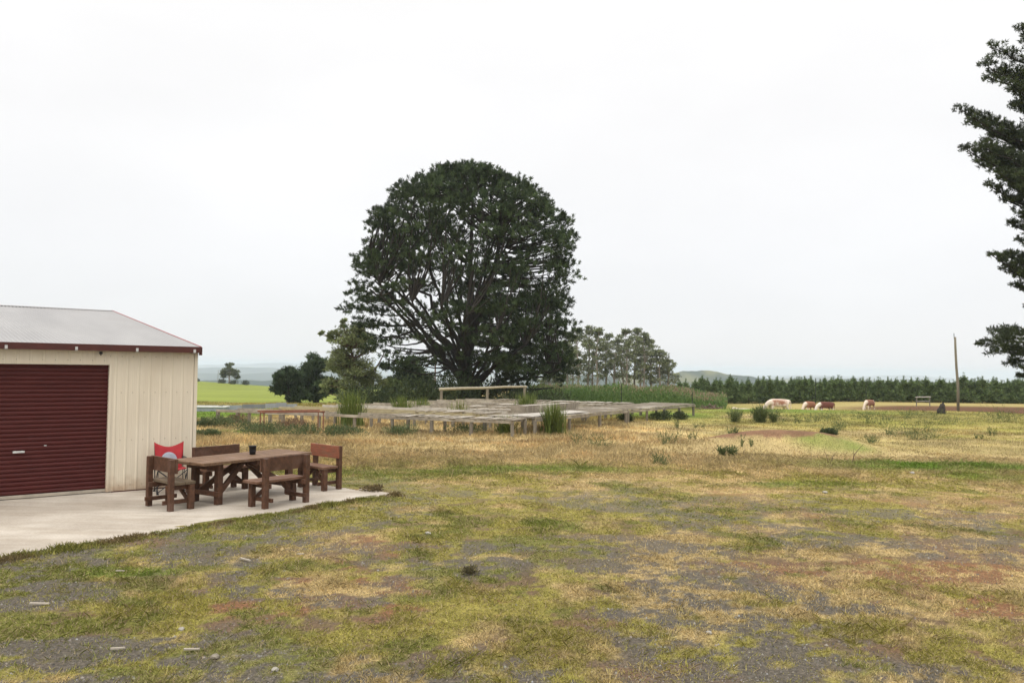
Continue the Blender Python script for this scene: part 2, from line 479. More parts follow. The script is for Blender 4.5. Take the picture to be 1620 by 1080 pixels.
# dust and splash low on the sheets
nt = M['cream'].node_tree; b = [n for n in nt.nodes if n.type == 'BSDF_PRINCIPLED'][0]
lk = b.inputs['Base Color'].links[0].from_socket
tc = node(nt, 'ShaderNodeTexCoord'); sx = node(nt, 'ShaderNodeSeparateXYZ'); nt.links.new(tc.outputs['Object'], sx.inputs[0])
nz = node(nt, 'ShaderNodeTexNoise'); nz.inputs['Scale'].default_value = 7; nz.inputs['Detail'].default_value = 6; nt.links.new(tc.outputs['Object'], nz.inputs['Vector'])
ad = node(nt, 'ShaderNodeMath', operation='MULTIPLY_ADD'); ad.inputs[1].default_value = -.42; nt.links.new(nz.outputs[0], ad.inputs[0]); nt.links.new(sx.outputs[2], ad.inputs[2])
mr_ = node(nt, 'ShaderNodeMapRange'); mr_.inputs[1].default_value = -.22; mr_.inputs[2].default_value = .10; mr_.inputs[3].default_value = .75; mr_.inputs[4].default_value = 0
nt.links.new(ad.outputs[0], mr_.inputs[0])
mx = node(nt, 'ShaderNodeMixRGB'); mx.inputs[2].default_value = (.36, .24, .15, 1); nt.links.new(mr_.outputs[0], mx.inputs[0]); nt.links.new(lk, mx.inputs[1]); nt.links.new(mx.outputs[0], b.inputs['Base Color'])

# concrete
m, nt, b, out = new_mat('concrete')
tc = node(nt, 'ShaderNodeTexCoord')
n1 = node(nt, 'ShaderNodeTexNoise'); n1.inputs['Scale'].default_value = .55; n1.inputs['Detail'].default_value = 8; n1.inputs['Roughness'].default_value = .6
n2 = node(nt, 'ShaderNodeTexNoise'); n2.inputs['Scale'].default_value = 40; n2.inputs['Detail'].default_value = 6
mp = node(nt, 'ShaderNodeMapping'); mp.inputs['Rotation'].default_value = (0, 0, R(-37)); mp.inputs['Scale'].default_value = (.8, 5, 1)
n3 = node(nt, 'ShaderNodeTexNoise'); n3.inputs['Scale'].default_value = 1.0; n3.inputs['Detail'].default_value = 5
nt.links.new(tc.outputs['Object'], n1.inputs['Vector']); nt.links.new(tc.outputs['Object'], n2.inputs['Vector'])
nt.links.new(tc.outputs['Object'], mp.inputs[0]); nt.links.new(mp.outputs[0], n3.inputs['Vector'])
r1 = node(nt, 'ShaderNodeValToRGB'); r1.color_ramp.elements[0].color = (.27, .23, .185, 1); r1.color_ramp.elements[1].color = (.45, .405, .345, 1)
r1.color_ramp.elements[0].position = .3; r1.color_ramp.elements[1].position = .62
nt.links.new(n1.outputs[0], r1.inputs[0])
r3 = node(nt, 'ShaderNodeValToRGB'); r3.color_ramp.elements[0].color = (.86, .84, .81, 1); r3.color_ramp.elements[1].color = (1, 1, 1, 1)
r3.color_ramp.elements[0].position = .35; r3.color_ramp.elements[1].position = .6
nt.links.new(n3.outputs[0], r3.inputs[0])
mx = node(nt, 'ShaderNodeMixRGB', blend_type='MULTIPLY'); mx.inputs[0].default_value = 1
nt.links.new(r1.outputs[0], mx.inputs[1]); nt.links.new(r3.outputs[0], mx.inputs[2])
mx2 = node(nt, 'ShaderNodeMixRGB', blend_type='OVERLAY'); mx2.inputs[0].default_value = .25
nt.links.new(mx.outputs[0], mx2.inputs[1]); nt.links.new(n2.outputs[0], mx2.inputs[2])
nt.links.new(mx2.outputs[0], b.inputs['Base Color']); b.inputs['Roughness'].default_value = .85
bp = node(nt, 'ShaderNodeBump'); bp.inputs['Strength'].default_value = .2; bp.inputs['Distance'].default_value = .01
nt.links.new(n2.outputs[0], bp.inputs['Height']); nt.links.new(bp.outputs[0], b.inputs['Normal'])
M['concrete'] = m

# ground: attribute colour with grit on it
m, nt, b, out = new_mat('ground_cover')
a = node(nt, 'ShaderNodeAttribute'); a.attribute_name = 'Col'
tc = node(nt, 'ShaderNodeTexCoord')
n1 = node(nt, 'ShaderNodeTexNoise'); n1.inputs['Scale'].default_value = 26; n1.inputs['Detail'].default_value = 8; n1.inputs['Roughness'].default_value = .75
v1 = node(nt, 'ShaderNodeTexVoronoi'); v1.inputs['Scale'].default_value = 55
nt.links.new(tc.outputs['Object'], n1.inputs['Vector']); nt.links.new(tc.outputs['Object'], v1.inputs['Vector'])
hs = node(nt, 'ShaderNodeValToRGB'); hs.color_ramp.elements[0].color = (.38, .37, .36, 1); hs.color_ramp.elements[1].color = (1.7, 1.66, 1.58, 1)
hs.color_ramp.elements[0].position = .3; hs.color_ramp.elements[1].position = .72
nt.links.new(n1.outputs[0], hs.inputs[0])
mx = node(nt, 'ShaderNodeMixRGB', blend_type='MULTIPLY'); mx.inputs[0].default_value = 1
nt.links.new(a.outputs['Color'], mx.inputs[1]); nt.links.new(hs.outputs[0], mx.inputs[2])
vr = node(nt, 'ShaderNodeValToRGB'); vr.color_ramp.elements[0].color = (.35, .35, .35, 1); vr.color_ramp.elements[1].color = (1.75, 1.7, 1.62, 1)
nt.links.new(v1.outputs['Color'], vr.inputs[0])
mx3 = node(nt, 'ShaderNodeMixRGB', blend_type='MULTIPLY'); mx3.inputs[0].default_value = .55
nt.links.new(mx.outputs[0], mx3.inputs[1]); nt.links.new(vr.outputs[0], mx3.inputs[2])
nt.links.new(mx3.outputs[0], b.inputs['Base Color']); b.inputs['Roughness'].default_value = .95; b.inputs['Specular IOR Level'].default_value = .1
bp = node(nt, 'ShaderNodeBump'); bp.inputs['Strength'].default_value = .6; bp.inputs['Distance'].default_value = .02
nt.links.new(n1.outputs[0], bp.inputs['Height']); nt.links.new(bp.outputs[0], b.inputs['Normal'])
M['ground'] = m

# ------------------------------------------------------------------ ground sheet
def graded(lo, hi, step, far_lo, far_hi, grow=1.12):
    c = list(np.arange(lo, hi, step)); s = step; v = c[-1]
    up = []
    while v < far_hi: s = min(s * grow, 900); v += s; up.append(v)
    s = step; v = lo; dn = []
    while v > far_lo: s = min(s * grow, 900); v -= s; dn.append(v)
    return np.array(dn[::-1] + c + up)


gxs = graded(-9, 11, .07, -16000, 16000)
gys = graded(4.5, 22, .07, -1500, 16000, 1.03)
GX, GY = np.meshgrid(gxs, gys)
gx = GX.ravel(); gy = GY.ravel()
gzv = height(gx, gy)
ins = in_slab(gx, gy, -.25)
gzv[ins] -= .12
pl, ba = cover_color(gx, gy)
# short cover not modelled blade by blade far away shows as ground colour
mixf = (sst(8, 22, gy) * .35 * (1 - fields(gx, gy)['dsoil']))[:, None]
gcol = ba * (1 - mixf) + pl * mixf
nx, ny = len(gxs), len(gys)
ii = (np.arange(ny - 1)[:, None] * nx + np.arange(nx - 1)[None, :]).ravel()
F = np.stack([ii, ii + 1, ii + 1 + nx, ii + nx], 1)
o = link('ground', np_mesh('ground', np.stack([gx, gy, gzv], 1), F, gcol), M['ground'], smooth=True)
tag(o, kind='structure')

# distant hills, real ridges several kilometres away
def ridge(cx, cy, length, width, h, seed, z0, rot=0, n=160, base=.55, rough=.9):
    s = np.linspace(-.5, .5, n); w = np.linspace(-1, 1, 40)
    S, W = np.meshgrid(s, w)
    prof = np.clip(1 - (2 * np.abs(S)) ** 2.2, 0, 1) * (base + rough * fbm(S * length, S * 0 + seed * 50, length * .16, seed, 4))
    Z = z0 + h * prof * np.exp(-(W * 1.7) ** 2) * (.85 + .3 * fbm(S * length, W * width, width * .4, seed + 3, 4)) - 12 * np.abs(W)
    X = S * length; Y = W * width
    V = np.stack([cx + X * math.cos(rot) - Y * math.sin(rot), cy + X * math.sin(rot) + Y * math.cos(rot), Z], -1).reshape(-1, 3)
    i = (np.arange(39)[:, None] * n + np.arange(n - 1)[None, :]).ravel()
    F = np.stack([i, i + 1, i + 1 + n, i + n], 1)
    return V, F


Vh = []; Fh = []; Ch = []; off = 0
for (cx, cy, L, Wd, h, sd, z0, fgreen) in [
    (350, 1700, 980, 200, 82, 3, -94, .25), (560, 1730, 900, 200, 66, 15, -94, .12), (-560, 1650, 900, 220, 66, 16, -94, 0), (1080, 3200, 1500, 350, 74, 14, -98, .2), (380, 3500, 1300, 350, 66, 4, -98, .2),
    (-1150, 3900, 2300, 500, 56, 5, -98, .0), (-1900, 5200, 3200, 700, 62, 8, -98, 0), (1600, 4600, 1800, 600, 58, 9, -98, .2),
    (-2400, 9500, 5200, 900, 105, 11, -98, 0), (3800, 9000, 3500, 900, 60, 12, -98, 0)]:
    V, F = ridge(cx, cy, L, Wd, h, sd, z0, base=.8 if sd in (3, 15, 16) else .55, rough=.4 if sd in (3, 15, 16) else .9)
    Vh.append(V); Fh.append(F + off); off += len(V)
    fo = sst(.40, .55, fbm(V[:, 0], V[:, 1], 90, sd + 20, 4) + (.25 - fgreen * .5))[:, None]
    Ch.append(np.array([.022, .042, .032]) * fo + np.array([.12, .125, .05]) * (1 - fo))
o = link('hills', np_mesh('hills', np.concatenate(Vh), np.concatenate(Fh), np.concatenate(Ch)), M['ground'], smooth=True)
tag(o, kind='structure')

# ------------------------------------------------------------------ concrete slab
mb = MB()
n = len(SLAB)
bot = [mb.bm.verts.new((x, y, -.2)) for x, y in SLAB]; top = [mb.bm.verts.new((x, y, .04)) for x, y in SLAB]
mb.bm.faces.new(top); mb.bm.faces.new(bot[::-1])
for i in range(n):
    mb.bm.faces.new([bot[i], bot[(i + 1) % n], top[(i + 1) % n], top[i]])
o = mb.build('concrete_slab', M['concrete'], bevel=.01)
tag(o, kind='structure')
SZ = .04

# ------------------------------------------------------------------ shed (local x to the right along the front, y to the back)
SHED = (-6.175, 16.232, SZ)
shed = empty('shed', SHED, math.atan2(.629, .777))
tag(shed, 'cream sheet metal shed with a grey corrugated roof and maroon roller door', 'shed')


def ribbed(x0, x1, z0, z1, y, pitch=.2, depth=.010, flip=1):
    """outline of trapezoid ribs along x"""
    pts = [(x0, y)]
    x = x1 - .07
    prof = []
    while x > x0 + .05:
        prof += [(x + .024, y), (x + .011, y - depth * flip), (x - .011, y - depth * flip), (x - .024, y)]
        for k in (.085, .115):
            if x - k - .006 > x0: prof += [(x - k + .006, y), (x - k, y - .003 * flip), (x - k - .006, y)]
        x -= pitch
    pts = [(x0, y)] + prof[::-1] + [(x1, y)]
    return pts


def sheet(mb, pts, z0, z1):
    lo = [mb.bm.verts.new((x, y, z0)) for x, y in pts]; hi = [mb.bm.verts.new((x, y, z1)) for x, y in pts]
    for i in range(len(pts) - 1):
        mb.bm.faces.new([lo[i], lo[i + 1], hi[i + 1], hi[i]])


DW0, DW1, DH = -4.9, -1.58, 2.34
WT = 2.69
mb = MB()
sheet(mb, ribbed(DW1, 0, 0, WT, 0), .015, WT)
sheet(mb, ribbed(-12, DW0, 0, WT, 0), .015, WT)
sheet(mb, ribbed(DW0, DW1, 0, WT, 0), DH, WT)
# corner flashing
mb.box(-.05, .012, -.017, -.0145, .015, WT); mb.box(.0095, .012, -.0145, .06, .015, WT)
WALL = mb
# gable end and back
mb = MB()
D2 = 6.86
RZ = 3.70
EZ = 2.70
prof = [(0, .015), (2 * D2, .015), (2 * D2, WT), (D2, RZ - .04), (0, WT)]
f = [mb.bm.verts.new((0, y, z)) for y, z in prof]; mb.bm.faces.new(f)
f = [mb.bm.verts.new((-12, y, z)) for y, z in prof]; mb.bm.faces.new(f)
f = [mb.bm.verts.new(p) for p in ((0, 2 * D2, .015), (-12, 2 * D2, .015), (-12, 2 * D2, WT), (0, 2 * D2, WT))]; mb.bm.faces.new(f)
mb.build('gable_wall', M['cream'], shed)
# corrugated roof
xs = np.arange(-12.1, .028, .0095)
wv = .013 * np.cos(xs / .076 * 2 * math.pi)
rows = [(-.13, EZ - .022), (D2, RZ + .0), (2 * D2 + .13, EZ - .022)]
V = np.concatenate([np.stack([xs, np.full_like(xs, y), z + wv + .022], 1) for y, z in rows])
k = len(xs); i = np.arange(k - 1)
F = np.concatenate([np.stack([i + a, i + 1 + a, i + 1 + a + k, i + a + k], 1) for a in (0, k)])
roof = link('roof', np_mesh('roof', V, F), M['roof'], shed, smooth=False)
V = []
mb = MB()
for sgn in (-1, 1):
    y1 = D2 + sgn * .17; dz = (RZ - EZ) / D2 * .17
    mb.hexa([(-12.1, D2, RZ + .034), (.03, D2, RZ + .034), (.03, y1, RZ + .034 - dz), (-12.1, y1, RZ + .034 - dz),
             (-12.1, D2, RZ + .040), (.03, D2, RZ + .040), (.03, y1, RZ + .040 - dz), (-12.1, y1, RZ + .040 - dz)])
mb.build('ridge_cap', M['roof'], roof)
mb = MB()
for sgn in (-1, 1):
    yE = D2 + sgn * (D2 + .13)
    zE = EZ
    mb.hexa([(.022, yE, zE - .12), (.042, yE, zE - .12), (.042, D2, RZ - .10), (.022, D2, RZ - .10),
             (.022, yE, zE + .020), (.042, yE, zE + .020), (.042, D2, RZ + .042), (.022, D2, RZ + .042)])
mb.build('barge_board', M['barge'], shed)
mb = MB()
mb.box(-12.1, .015, -.155, -.132, EZ - .105, EZ + .012); mb.box(-12.1, .015, -.132, -.03, EZ - .105, EZ - .09)
mb.build('gutter', M['trim'], shed)
mb = MB(); mb.box(.0155, .045, -.16, -.05, EZ - .15, EZ + .006); mb.build('gutter_end', M['trim'], shed)
for t in (.10, 1.15, 2.17, 3.25, 4.4):
    mb = MB(); mb.box(-t - .022, -t + .022, -.161, -.156, EZ - .100, EZ - .04); mb.box(-t - .018, -t + .018, -.155, -.03, EZ - .114, EZ - .108)
    mb.build('gutter_bracket', M['pale_metal'], shed)
mb = MB(); mb.box(-1.77, -1.72, -.08, -.02, EZ - .165, EZ - .118); mb.box(-1.755, -1.735, -.06, -.04, EZ - .19, EZ - .165)  # small dark bracket under the gutter, not a lamp
mb.build('eave_bracket', M['dark'], shed, bevel=.008)
# door
prof = []
z = .07
step = .0765
while z < DH + .02:
    for k, d in ((0, .0), (.10, -.012), (.30, -.019), (.62, -.019), (.82, -.012), (.93, .0)):
        prof.append((z + k * step, .075 + d))
    z += step
mb = MB()
a = [mb.bm.verts.new((DW0 - .05, y, zz)) for zz, y in prof]; c = [mb.bm.verts.new((DW1 + .03, y, zz)) for zz, y in prof]
for i in range(len(prof) - 1): mb.bm.faces.new([a[i], c[i], c[i + 1], a[i + 1]])
door = mb.build('roller_door', M['maroon'], shed)
mb = MB(); mb.box(DW0 - .05, DW1 + .02, .05, .085, .012, .066)
mb.build('bottom_rail', mat('door_bottom_rail', (.42, .37, .30), rough=.5), door, bevel=.004)
mb = MB(); mb.box(-3.08, -2.90, .012, .026, .80, .835); mb.box(-3.06, -3.03, .026, .055, .80, .835); mb.box(-2.95, -2.92, .026, .055, .80, .835)
mb.build('handle', M['pale_metal'], door, bevel=.004)
mb = MB(); mb.box(-2.60, -2.56, .050, .0555, .90, .915)
mb.build('lock', M['pale_metal'], door)
mb = MB()
mb.box(DW1 + .0015, DW1 + .035, -.018, -.0145, .015, DH + .03); mb.box(DW1 - .003, DW1 + .0015, -.018, .11, .015, DH)
mb.box(DW0, DW1 - .003, -.004, .11, DH + .002, DH + .006)
mb.build('door_frame', M['cream'], shed)
mb = MB(); mb.box(DW0 - .3, DW1 + .3, .115, .13, .02, WT - .05); mb.build('door_backing', M['dark'], shed)
mb = WALL
nf0 = len(mb.bm.faces)
for zz in (.12, .95, 1.83, 2.50):
    x = -.07
    while x > -1.55:
        for k in (.1,):
            mb.rod([(x - k, -.006, zz), (x - k, .002, zz)], .008, 6)
        x -= .2
x = -1.67
while x > -5:
    mb.rod([(x, -.006, 2.42), (x, .002, 2.42)], .008, 6); x -= .2
mb.bm.faces.ensure_lookup_table()
for q in range(nf0, len(mb.bm.faces)): mb.bm.faces[q].material_index = 1
mb.build('wall', [M['cream'], M['screw']], shed)
mb = MB(); mb.box(-1.50, .01, -.022, -.016, .003, .022); mb.build('base_flashing', M['trim'], shed)

# ------------------------------------------------------------------ picnic table
ax = math.atan2(2.04, 1.30)
tab = empty('picnic_table', (-4.80, 14.96, SZ), ax)
tag(tab, 'long brown timber picnic table with braced legs standing on the concrete slab', 'table')
TL, TWd, TH = 2.40, .94, .745
rng = random.Random(3)
mb = MB()
nb = 5; w = TWd / nb
for k in range(nb):
    y0 = -TWd / 2 + k * w
    e0 = rng.uniform(-.025, .025); e1 = rng.uniform(-.025, .025); dz = rng.uniform(-.004, .004)
    mb.box(-TL / 2 + e0, TL / 2 + e1, y0 + .004, y0 + w - .004, TH - .05 + dz, TH + dz)
top_o = mb.build('tabletop', M['wood_top'], tab, bevel=.006)
for sx in (-1, 1):
    x = sx * (TL / 2 - .42)
    for sy in (-1, 1):
        mb = MB(); mb.box(x - .055, x + .055, sy * .31 - .05, sy * .31 + .05, 0, TH - .055); mb.build('leg', M['wood'], tab, bevel=.006)
    mb = MB(); mb.box(x - .1, x - .058, -.43, .43, TH - .16, TH - .057); mb.build('bearer', M['wood'], tab, bevel=.005)
    mb = MB(); mb.box(x - .1, x - .058, -.44, .44, .15, .23); mb.build('stretcher', M['wood'], tab, bevel=.005)
    for sy in (-1, 1):
        mb = MB(); mb.beam((x - sx * .05, sy * .26, .18), (sx * .06, sy * .05, TH - .10), .09, .05, (0, 1, 0)); mb.build('brace', M['wood'], tab, bevel=.005)
mb = MB(); mb.box(-.07, .07, -.42, .42, TH - .13, TH - .057); mb.build('bearer', M['wood'], tab, bevel=.005)

# cup / pot on the table
p = at(399.5, 718.5, SZ + TH)
pot = empty('plant_pot', (p.x, p.y, SZ + TH + .004))
tag(pot, 'small black plastic pot standing on the picnic table', 'pot')
mb = MB()
prof = [(.052, 0), (.058, .06), (.064, .135), (.069, .137), (.069, .157), (.062, .157), (.056, .05), (.0, .05)]
seg = 20
rings = []
for r_, z in prof:
    if r_ == 0: rings.append([mb.bm.verts.new((0, 0, z))]); continue
    rings.append([mb.bm.verts.new((r_ * math.cos(2 * math.pi * k / seg), r_ * math.sin(2 * math.pi * k / seg), z)) for k in range(seg)])
mb.bm.faces.new(rings[0][::-1])
for a, c in zip(rings, rings[1:]):
    for k in range(seg):
        if len(c) == 1: mb.bm.faces.new([a[k], a[(k + 1) % seg], c[0]])
        else: mb.bm.faces.new([a[k], a[(k + 1) % seg], c[(k + 1) % seg], c[k]])
body = mb.build('pot_body', M['dark'], pot, smooth=True)


# ------------------------------------------------------------------ benches with backs (local x along the seat, facing +y, back posts on y=0)
def bench(loc, facing, w, over, label, seat_m, back_m, over2=None, tilt=0):
    over2 = over if over2 is None else over2
    rz = math.atan2(facing[1], facing[0]) - math.pi / 2
    r_ = empty('bench', (loc[0], loc[1], SZ), rz)
    tag(r_, label, 'bench', 'benches around the picnic table')
    dp = .345
    for sx in (-1, 1):
        x = sx * w / 2
        mb = MB(); mb.box(x - .045, x + .045, -.04, .04, 0, .83); mb.build('back_post', M['wood'], r_, bevel=.005)
        mb = MB(); mb.box(x - .045, x + .045, dp - .045, dp + .045, 0, .405); mb.build('leg', M['wood'], r_, bevel=.005)
        xs_ = x - sx * .068
        mb = MB(); mb.box(xs_ - .021, xs_ + .021, -.10, dp + .10, .10, .165); mb.build('stretcher', M['wood'], r_, bevel=.004)
        mb = MB(); mb.box(xs_ - .021, xs_ + .021, -.05, dp + .07, .325, .405); mb.build('seat_bearer', M['wood'], r_, bevel=.004)
        mb = MB(); mb.beam((x - sx * .05, dp - .02, .14), (x - sx * .36, dp - .06, .395), .06, .04, (0, 1, 0)); mb.build('brace', M['wood'], r_, bevel=.004)
    mb = MB()
    yb = .048
    for k in range(2):
        y0 = yb + k * .185
        mb.box(-w / 2 - over, w / 2 + over2, y0, y0 + .18, .408, .452 + .003 * k)
    mb.build('seat', seat_m, r_, bevel=.006)
    mb = MB(); mb.box(-w / 2 - .06, w / 2 + .06, .043, .085, .60, .835); mb.build('backrest', back_m, r_, bevel=.006)
    return r_


bench((-5.765, 13.685), (.654, .757), .74, .03, 'short brown bench at the table end nearest the shed door', M['wood_seat_grey'], M['wood'])
bench((-3.81, 14.155), (-.82, .575), .87, .14, 'brown bench with its back to the lawn, on the near long side of the table', M['wood_seat'], M['wood'], .02)
bench((-3.60, 16.32), (-.64, -.77), .74, .03, 'bench with a peeling reddish backrest at the far end of the table', M['wood_seat'], M['peeled'])
bench((-5.62, 15.80), (.82, -.575), .86, .03, 'brown bench on the far side of the table, seen past its top', M['wood_seat'], M['wood'])

# ------------------------------------------------------------------ folding camp chair
cc = empty('camp_chair', (-6.30, 15.42, SZ), R(-150))
tag(cc, 'red folding camp chair with a grey mesh back beside the shed wall', 'chair')
# local: faces +y' ; seat 0.5 wide
hw = .26
mb = MB()
nu, nv = 14, 12
grid = [[None] * (nu + 1) for _ in range(nv + 1)]
for j in range(nv + 1):
    t = j / nv
    for i in range(nu + 1):
        s = i / nu * 2 - 1
        sag = .07 * (1 - s * s)
        wd = hw * (.86 + .14 * t)
        zt = .40 + t * .50
        if t > .6: zt -= (t - .6) / .4 * .10 * (1 - abs(s) ** 1.6)
        y = -.20 - .14 * t - sag * (.5 + .5 * t) * .8 + .008 * math.sin(9 * s + 5 * t)
        grid[j][i] = (s * wd, y, zt)
fabric = mb
vv = [[mb.bm.verts.new(p) for p in row] for row in grid]
for j in range(nv):
    for i in range(nu): mb.bm.faces.new([vv[j][i], vv[j][i + 1], vv[j + 1][i + 1], vv[j + 1][i]])
bk = mb.build('backrest', M['red_cloth'], cc, smooth=True)
sm_ = bk.modifiers.new('thick', 'SOLIDIFY'); sm_.thickness = .008; sm_.offset = 0
mb = MB()
def _bk(s_, t, o_):
    wd = hw * (.86 + .14 * t); sag = .07 * (1 - s_ * s_)
    return (s_ * wd, -.20 - .14 * t - sag * (.5 + .5 * t) * .8 + .008 * math.sin(9 * s_ + 5 * t) + o_, .40 + t * .5)
c0 = mb.bm.verts.new(_bk(0, .32, .016)); prev = None
for rr_ in (.25, .5, .75, 1):
    ring = [mb.bm.verts.new(_bk(.60 * rr_ * math.cos(2 * math.pi * k / 24), .32 + .30 * rr_ * math.sin(2 * math.pi * k / 24), .016)) for k in range(24)]
    for k in range(24):
        if prev is None: mb.bm.faces.new([c0, ring[k], ring[(k + 1) % 24]])
        else: mb.bm.faces.new([prev[k], ring[k], ring[(k + 1) % 24], prev[(k + 1) % 24]])
    prev = ring
g = mb.build('mesh_panel', M['grey_mesh'], bk, smooth=True)
sm_ = g.modifiers.new('thick', 'SOLIDIFY'); sm_.thickness = .006; sm_.offset = 0
mb = MB()
vv = []
for j in range(9):
    t = j / 8; row = []
    for i in range(nu + 1):
        s = i / nu * 2 - 1
        row.append(mb.bm.verts.new((s * .24, -.22 + .46 * t, .43 - .05 * (1 - s * s) * (1 - (2 * t - 1) ** 2 * .4) + .03 * t)))
    vv.append(row)
for j in range(8):
    for i in range(nu): mb.bm.faces.new([vv[j][i], vv[j][i + 1], vv[j + 1][i + 1], vv[j + 1][i]])
st_ = mb.build('seat', M['red_cloth'], cc, smooth=True)
sm_ = st_.modifiers.new('thick', 'SOLIDIFY'); sm_.thickness = .012; sm_.offset = 0
mb = MB()
rr = .0085
for sx in (-1, 1):
    mb.rod([(sx * .25, -.36, .90), (sx * .245, -.25, .45), (sx * .25, -.22, .02)], rr)
    mb.rod([(sx * .25, .25, .62), (sx * .25, .25, .02)], rr)
    mb.rod([(sx * .255, -.20, .03), (sx * .255, .24, .43)], rr); mb.rod([(sx * .262, .24, .03), (sx * .262, -.22, .43)], rr)
    for yy in (-.22, .25): mb.box(sx * .25 - .02, sx * .25 + .02, yy - .02, yy + .02, 0, .025)
for yy in (-.22, .25):
    mb.rod([(-.25, yy + .012, .03), (.25, yy + .012, .43)], rr); mb.rod([(.25, yy - .012, .03), (-.25, yy - .012, .43)], rr)
mb.build('leg_frame', M['dark'], cc)
for sx in (-1, 1):
    mb = MB(); mb.box(sx * .25 - .03, sx * .25 + .03, -.27, .29, .612, .632); mb.build('armrest', M['dark'], cc, bevel=.008)

# ------------------------------------------------------------------ nursery racks
O = Vector((.09, 28.35)); U = Vector((.528, .849)); Vv = Vector((-.93, .366)).normalized()


def rack(u0, v0, u1, v1, width_dir, width, label, slat=(0, 1), slat_m=None, rail_m=None, miss=.12, seed=0, top=.57, step=1.75, front=True):
    """bench from (u0,v0) to (u1,v1) in the bed's own axes, width metres towards width_dir"""
    rg = random.Random(seed)
    p = O + U * u0 + Vv * v0; q = O + U * u1 + Vv * v1
    d = (q - p); L = d.length; d.normalize()
    wdv = (U if width_dir == 'u' else Vv)
    nrm = Vector((-d.y, d.x)); sg = 1 if nrm.dot(wdv) > 0 else -1
    ang = math.atan2(d.y, d.x)
    root = empty('plant_bench', (p.x, p.y, 0), ang)
    tag(root, label, 'bench', 'old timber plant benches in the grass')
    rail_m = rail_m or M['grey_wood']
    def gl(x, y):
        w_ = p + d * x + Vector((-d.y, d.x)) * y
        return gz(w_.x, w_.y)
    for side in (0, 1):
        y = sg * (.04 + side * (width - .08))
        mb = MB()
        xk = 0
        while xk < L - .05:                      # rails in lengths butted end to end, slightly sagging
            x1 = min(L, xk + rg.uniform(3.2, 4.4))
            if L - x1 < .8: x1 = L
            za = top - .03 + rg.uniform(-.012, .012); zb = top - .03 + rg.uniform(-.012, .012)
            mb.beam((xk + .003, y, za), (x1 - .003, y, zb), .05, .10)
            xk = x1
        mb.build('rail', rail_m, root, bevel=.006)
        xs_ = [.06 + k * (L - .12) / max(1, round(L / step)) for k in range(max(1, round(L / step)) + 1)]
        for x in xs_:
            x += rg.uniform(-.05, .05); x = min(max(x, .05), L - .05)
            lean = rg.uniform(-.025, .025); yy = y - sg * .055 * (1 if side else -1) * .9
            zb = gl(x, yy) - .12
            mb = MB(); rp = rg.uniform(.058, .076)
            mb.rod([(x + lean, yy + rg.uniform(-.02, .02), zb), (x, yy, top - .035)], rp, 8)
            mb.build('post', M['post'], root)
    a0, a1 = slat[0] * L, slat[1] * L
    if a1 > a0:
        mb = MB(); x = a0 + .04
        while x < a1 - .05:
            w_ = rg.uniform(.08, .14)
            if rg.random() > miss:
                t = rg.uniform(-.025, .025); z = top + .05 + rg.uniform(-.006, .014); e0 = rg.uniform(-.05, .05); e1 = rg.uniform(-.08, .06)
                sk = rg.uniform(-.03, .03)
                mb.beam((x + t, sg * (-.02 + e0), z), (x + w_ * .5 + t + sk, sg * (width + e1), z + rg.uniform(-.01, .01)), w_, .022)
            x += w_ + rg.uniform(.05, .11)
        mb.build('slatted_top', slat_m or M['slat_wood'], root)
    return root


rack(0, 0, 0, 12.75, 'u', 1.35, 'front plant bench nearest the lawn, bare rails to the left and slats to the right', slat=(0, .40), seed=1, miss=.10, step=1.55)
rack(1.55, .0, 9.6, .0, 'v', 2.3, 'wide slatted bench running back from the near corner, pale boards at its front', seed=2, miss=.06, step=2.3)
rack(9.75, 0, 18.4, 0, 'v', 2.3, 'slatted bench at the right far end of the beds, over green grass', seed=3, miss=.05, step=2.3)
rack(3.1, 2.7, 3.1, 12.6, 'u', 1.2, 'second plant bench behind the front one, with a yellowish rail', slat=(0, .34), rail_m=M['yellow_wood'], seed=4, miss=.35)
rack(5.7, 2.7, 5.7, 12.6, 'u', 1.2, 'third plant bench back, between two rows of rushes', slat=(0, .25), seed=5, miss=.25, rail_m=M['pale_board'])
rack(8.3, 2.7, 8.3, 12.6, 'u', 1.2, 'middle plant bench, fourth back from the lawn', slat=(.0, .42), seed=6, miss=.3)
rack(10.9, 2.7, 10.9, 12.6, 'u', 1.2, 'fifth plant bench back, half covered with silvered slats', slat=(0, .55), seed=7, miss=.3)
rack(13.5, 2.7, 13.5, 12.6, 'u', 1.2, 'sixth plant bench back, before the last two', slat=(.0, .5), seed=8, miss=.3)
rack(16.1, 2.7, 16.1, 12.6, 'u', 1.4, 'rearmost plant bench, in front of the log rail fence', slat=(0, .8), seed=9, miss=.2)
# loose boards lying on the corner bench
bd = empty('loose_boards', tuple(O + U * 1.7 + Vv * .15) + (.645,), math.atan2(U.y, U.x))
tag(bd, 'pale loose boards laid flat across the near corner of the slatted bench', 'boards')
rg = random.Random(5)
for k in range(4):
    mb = MB(); mb.beam((.0, .16 + k * .27, .022 + .002 * k), (4.2 + rg.uniform(-.3, .6), .18 + k * .27, .024), .23, .025)
    mb.build('board', M['pale_board'], bd, bevel=.003)
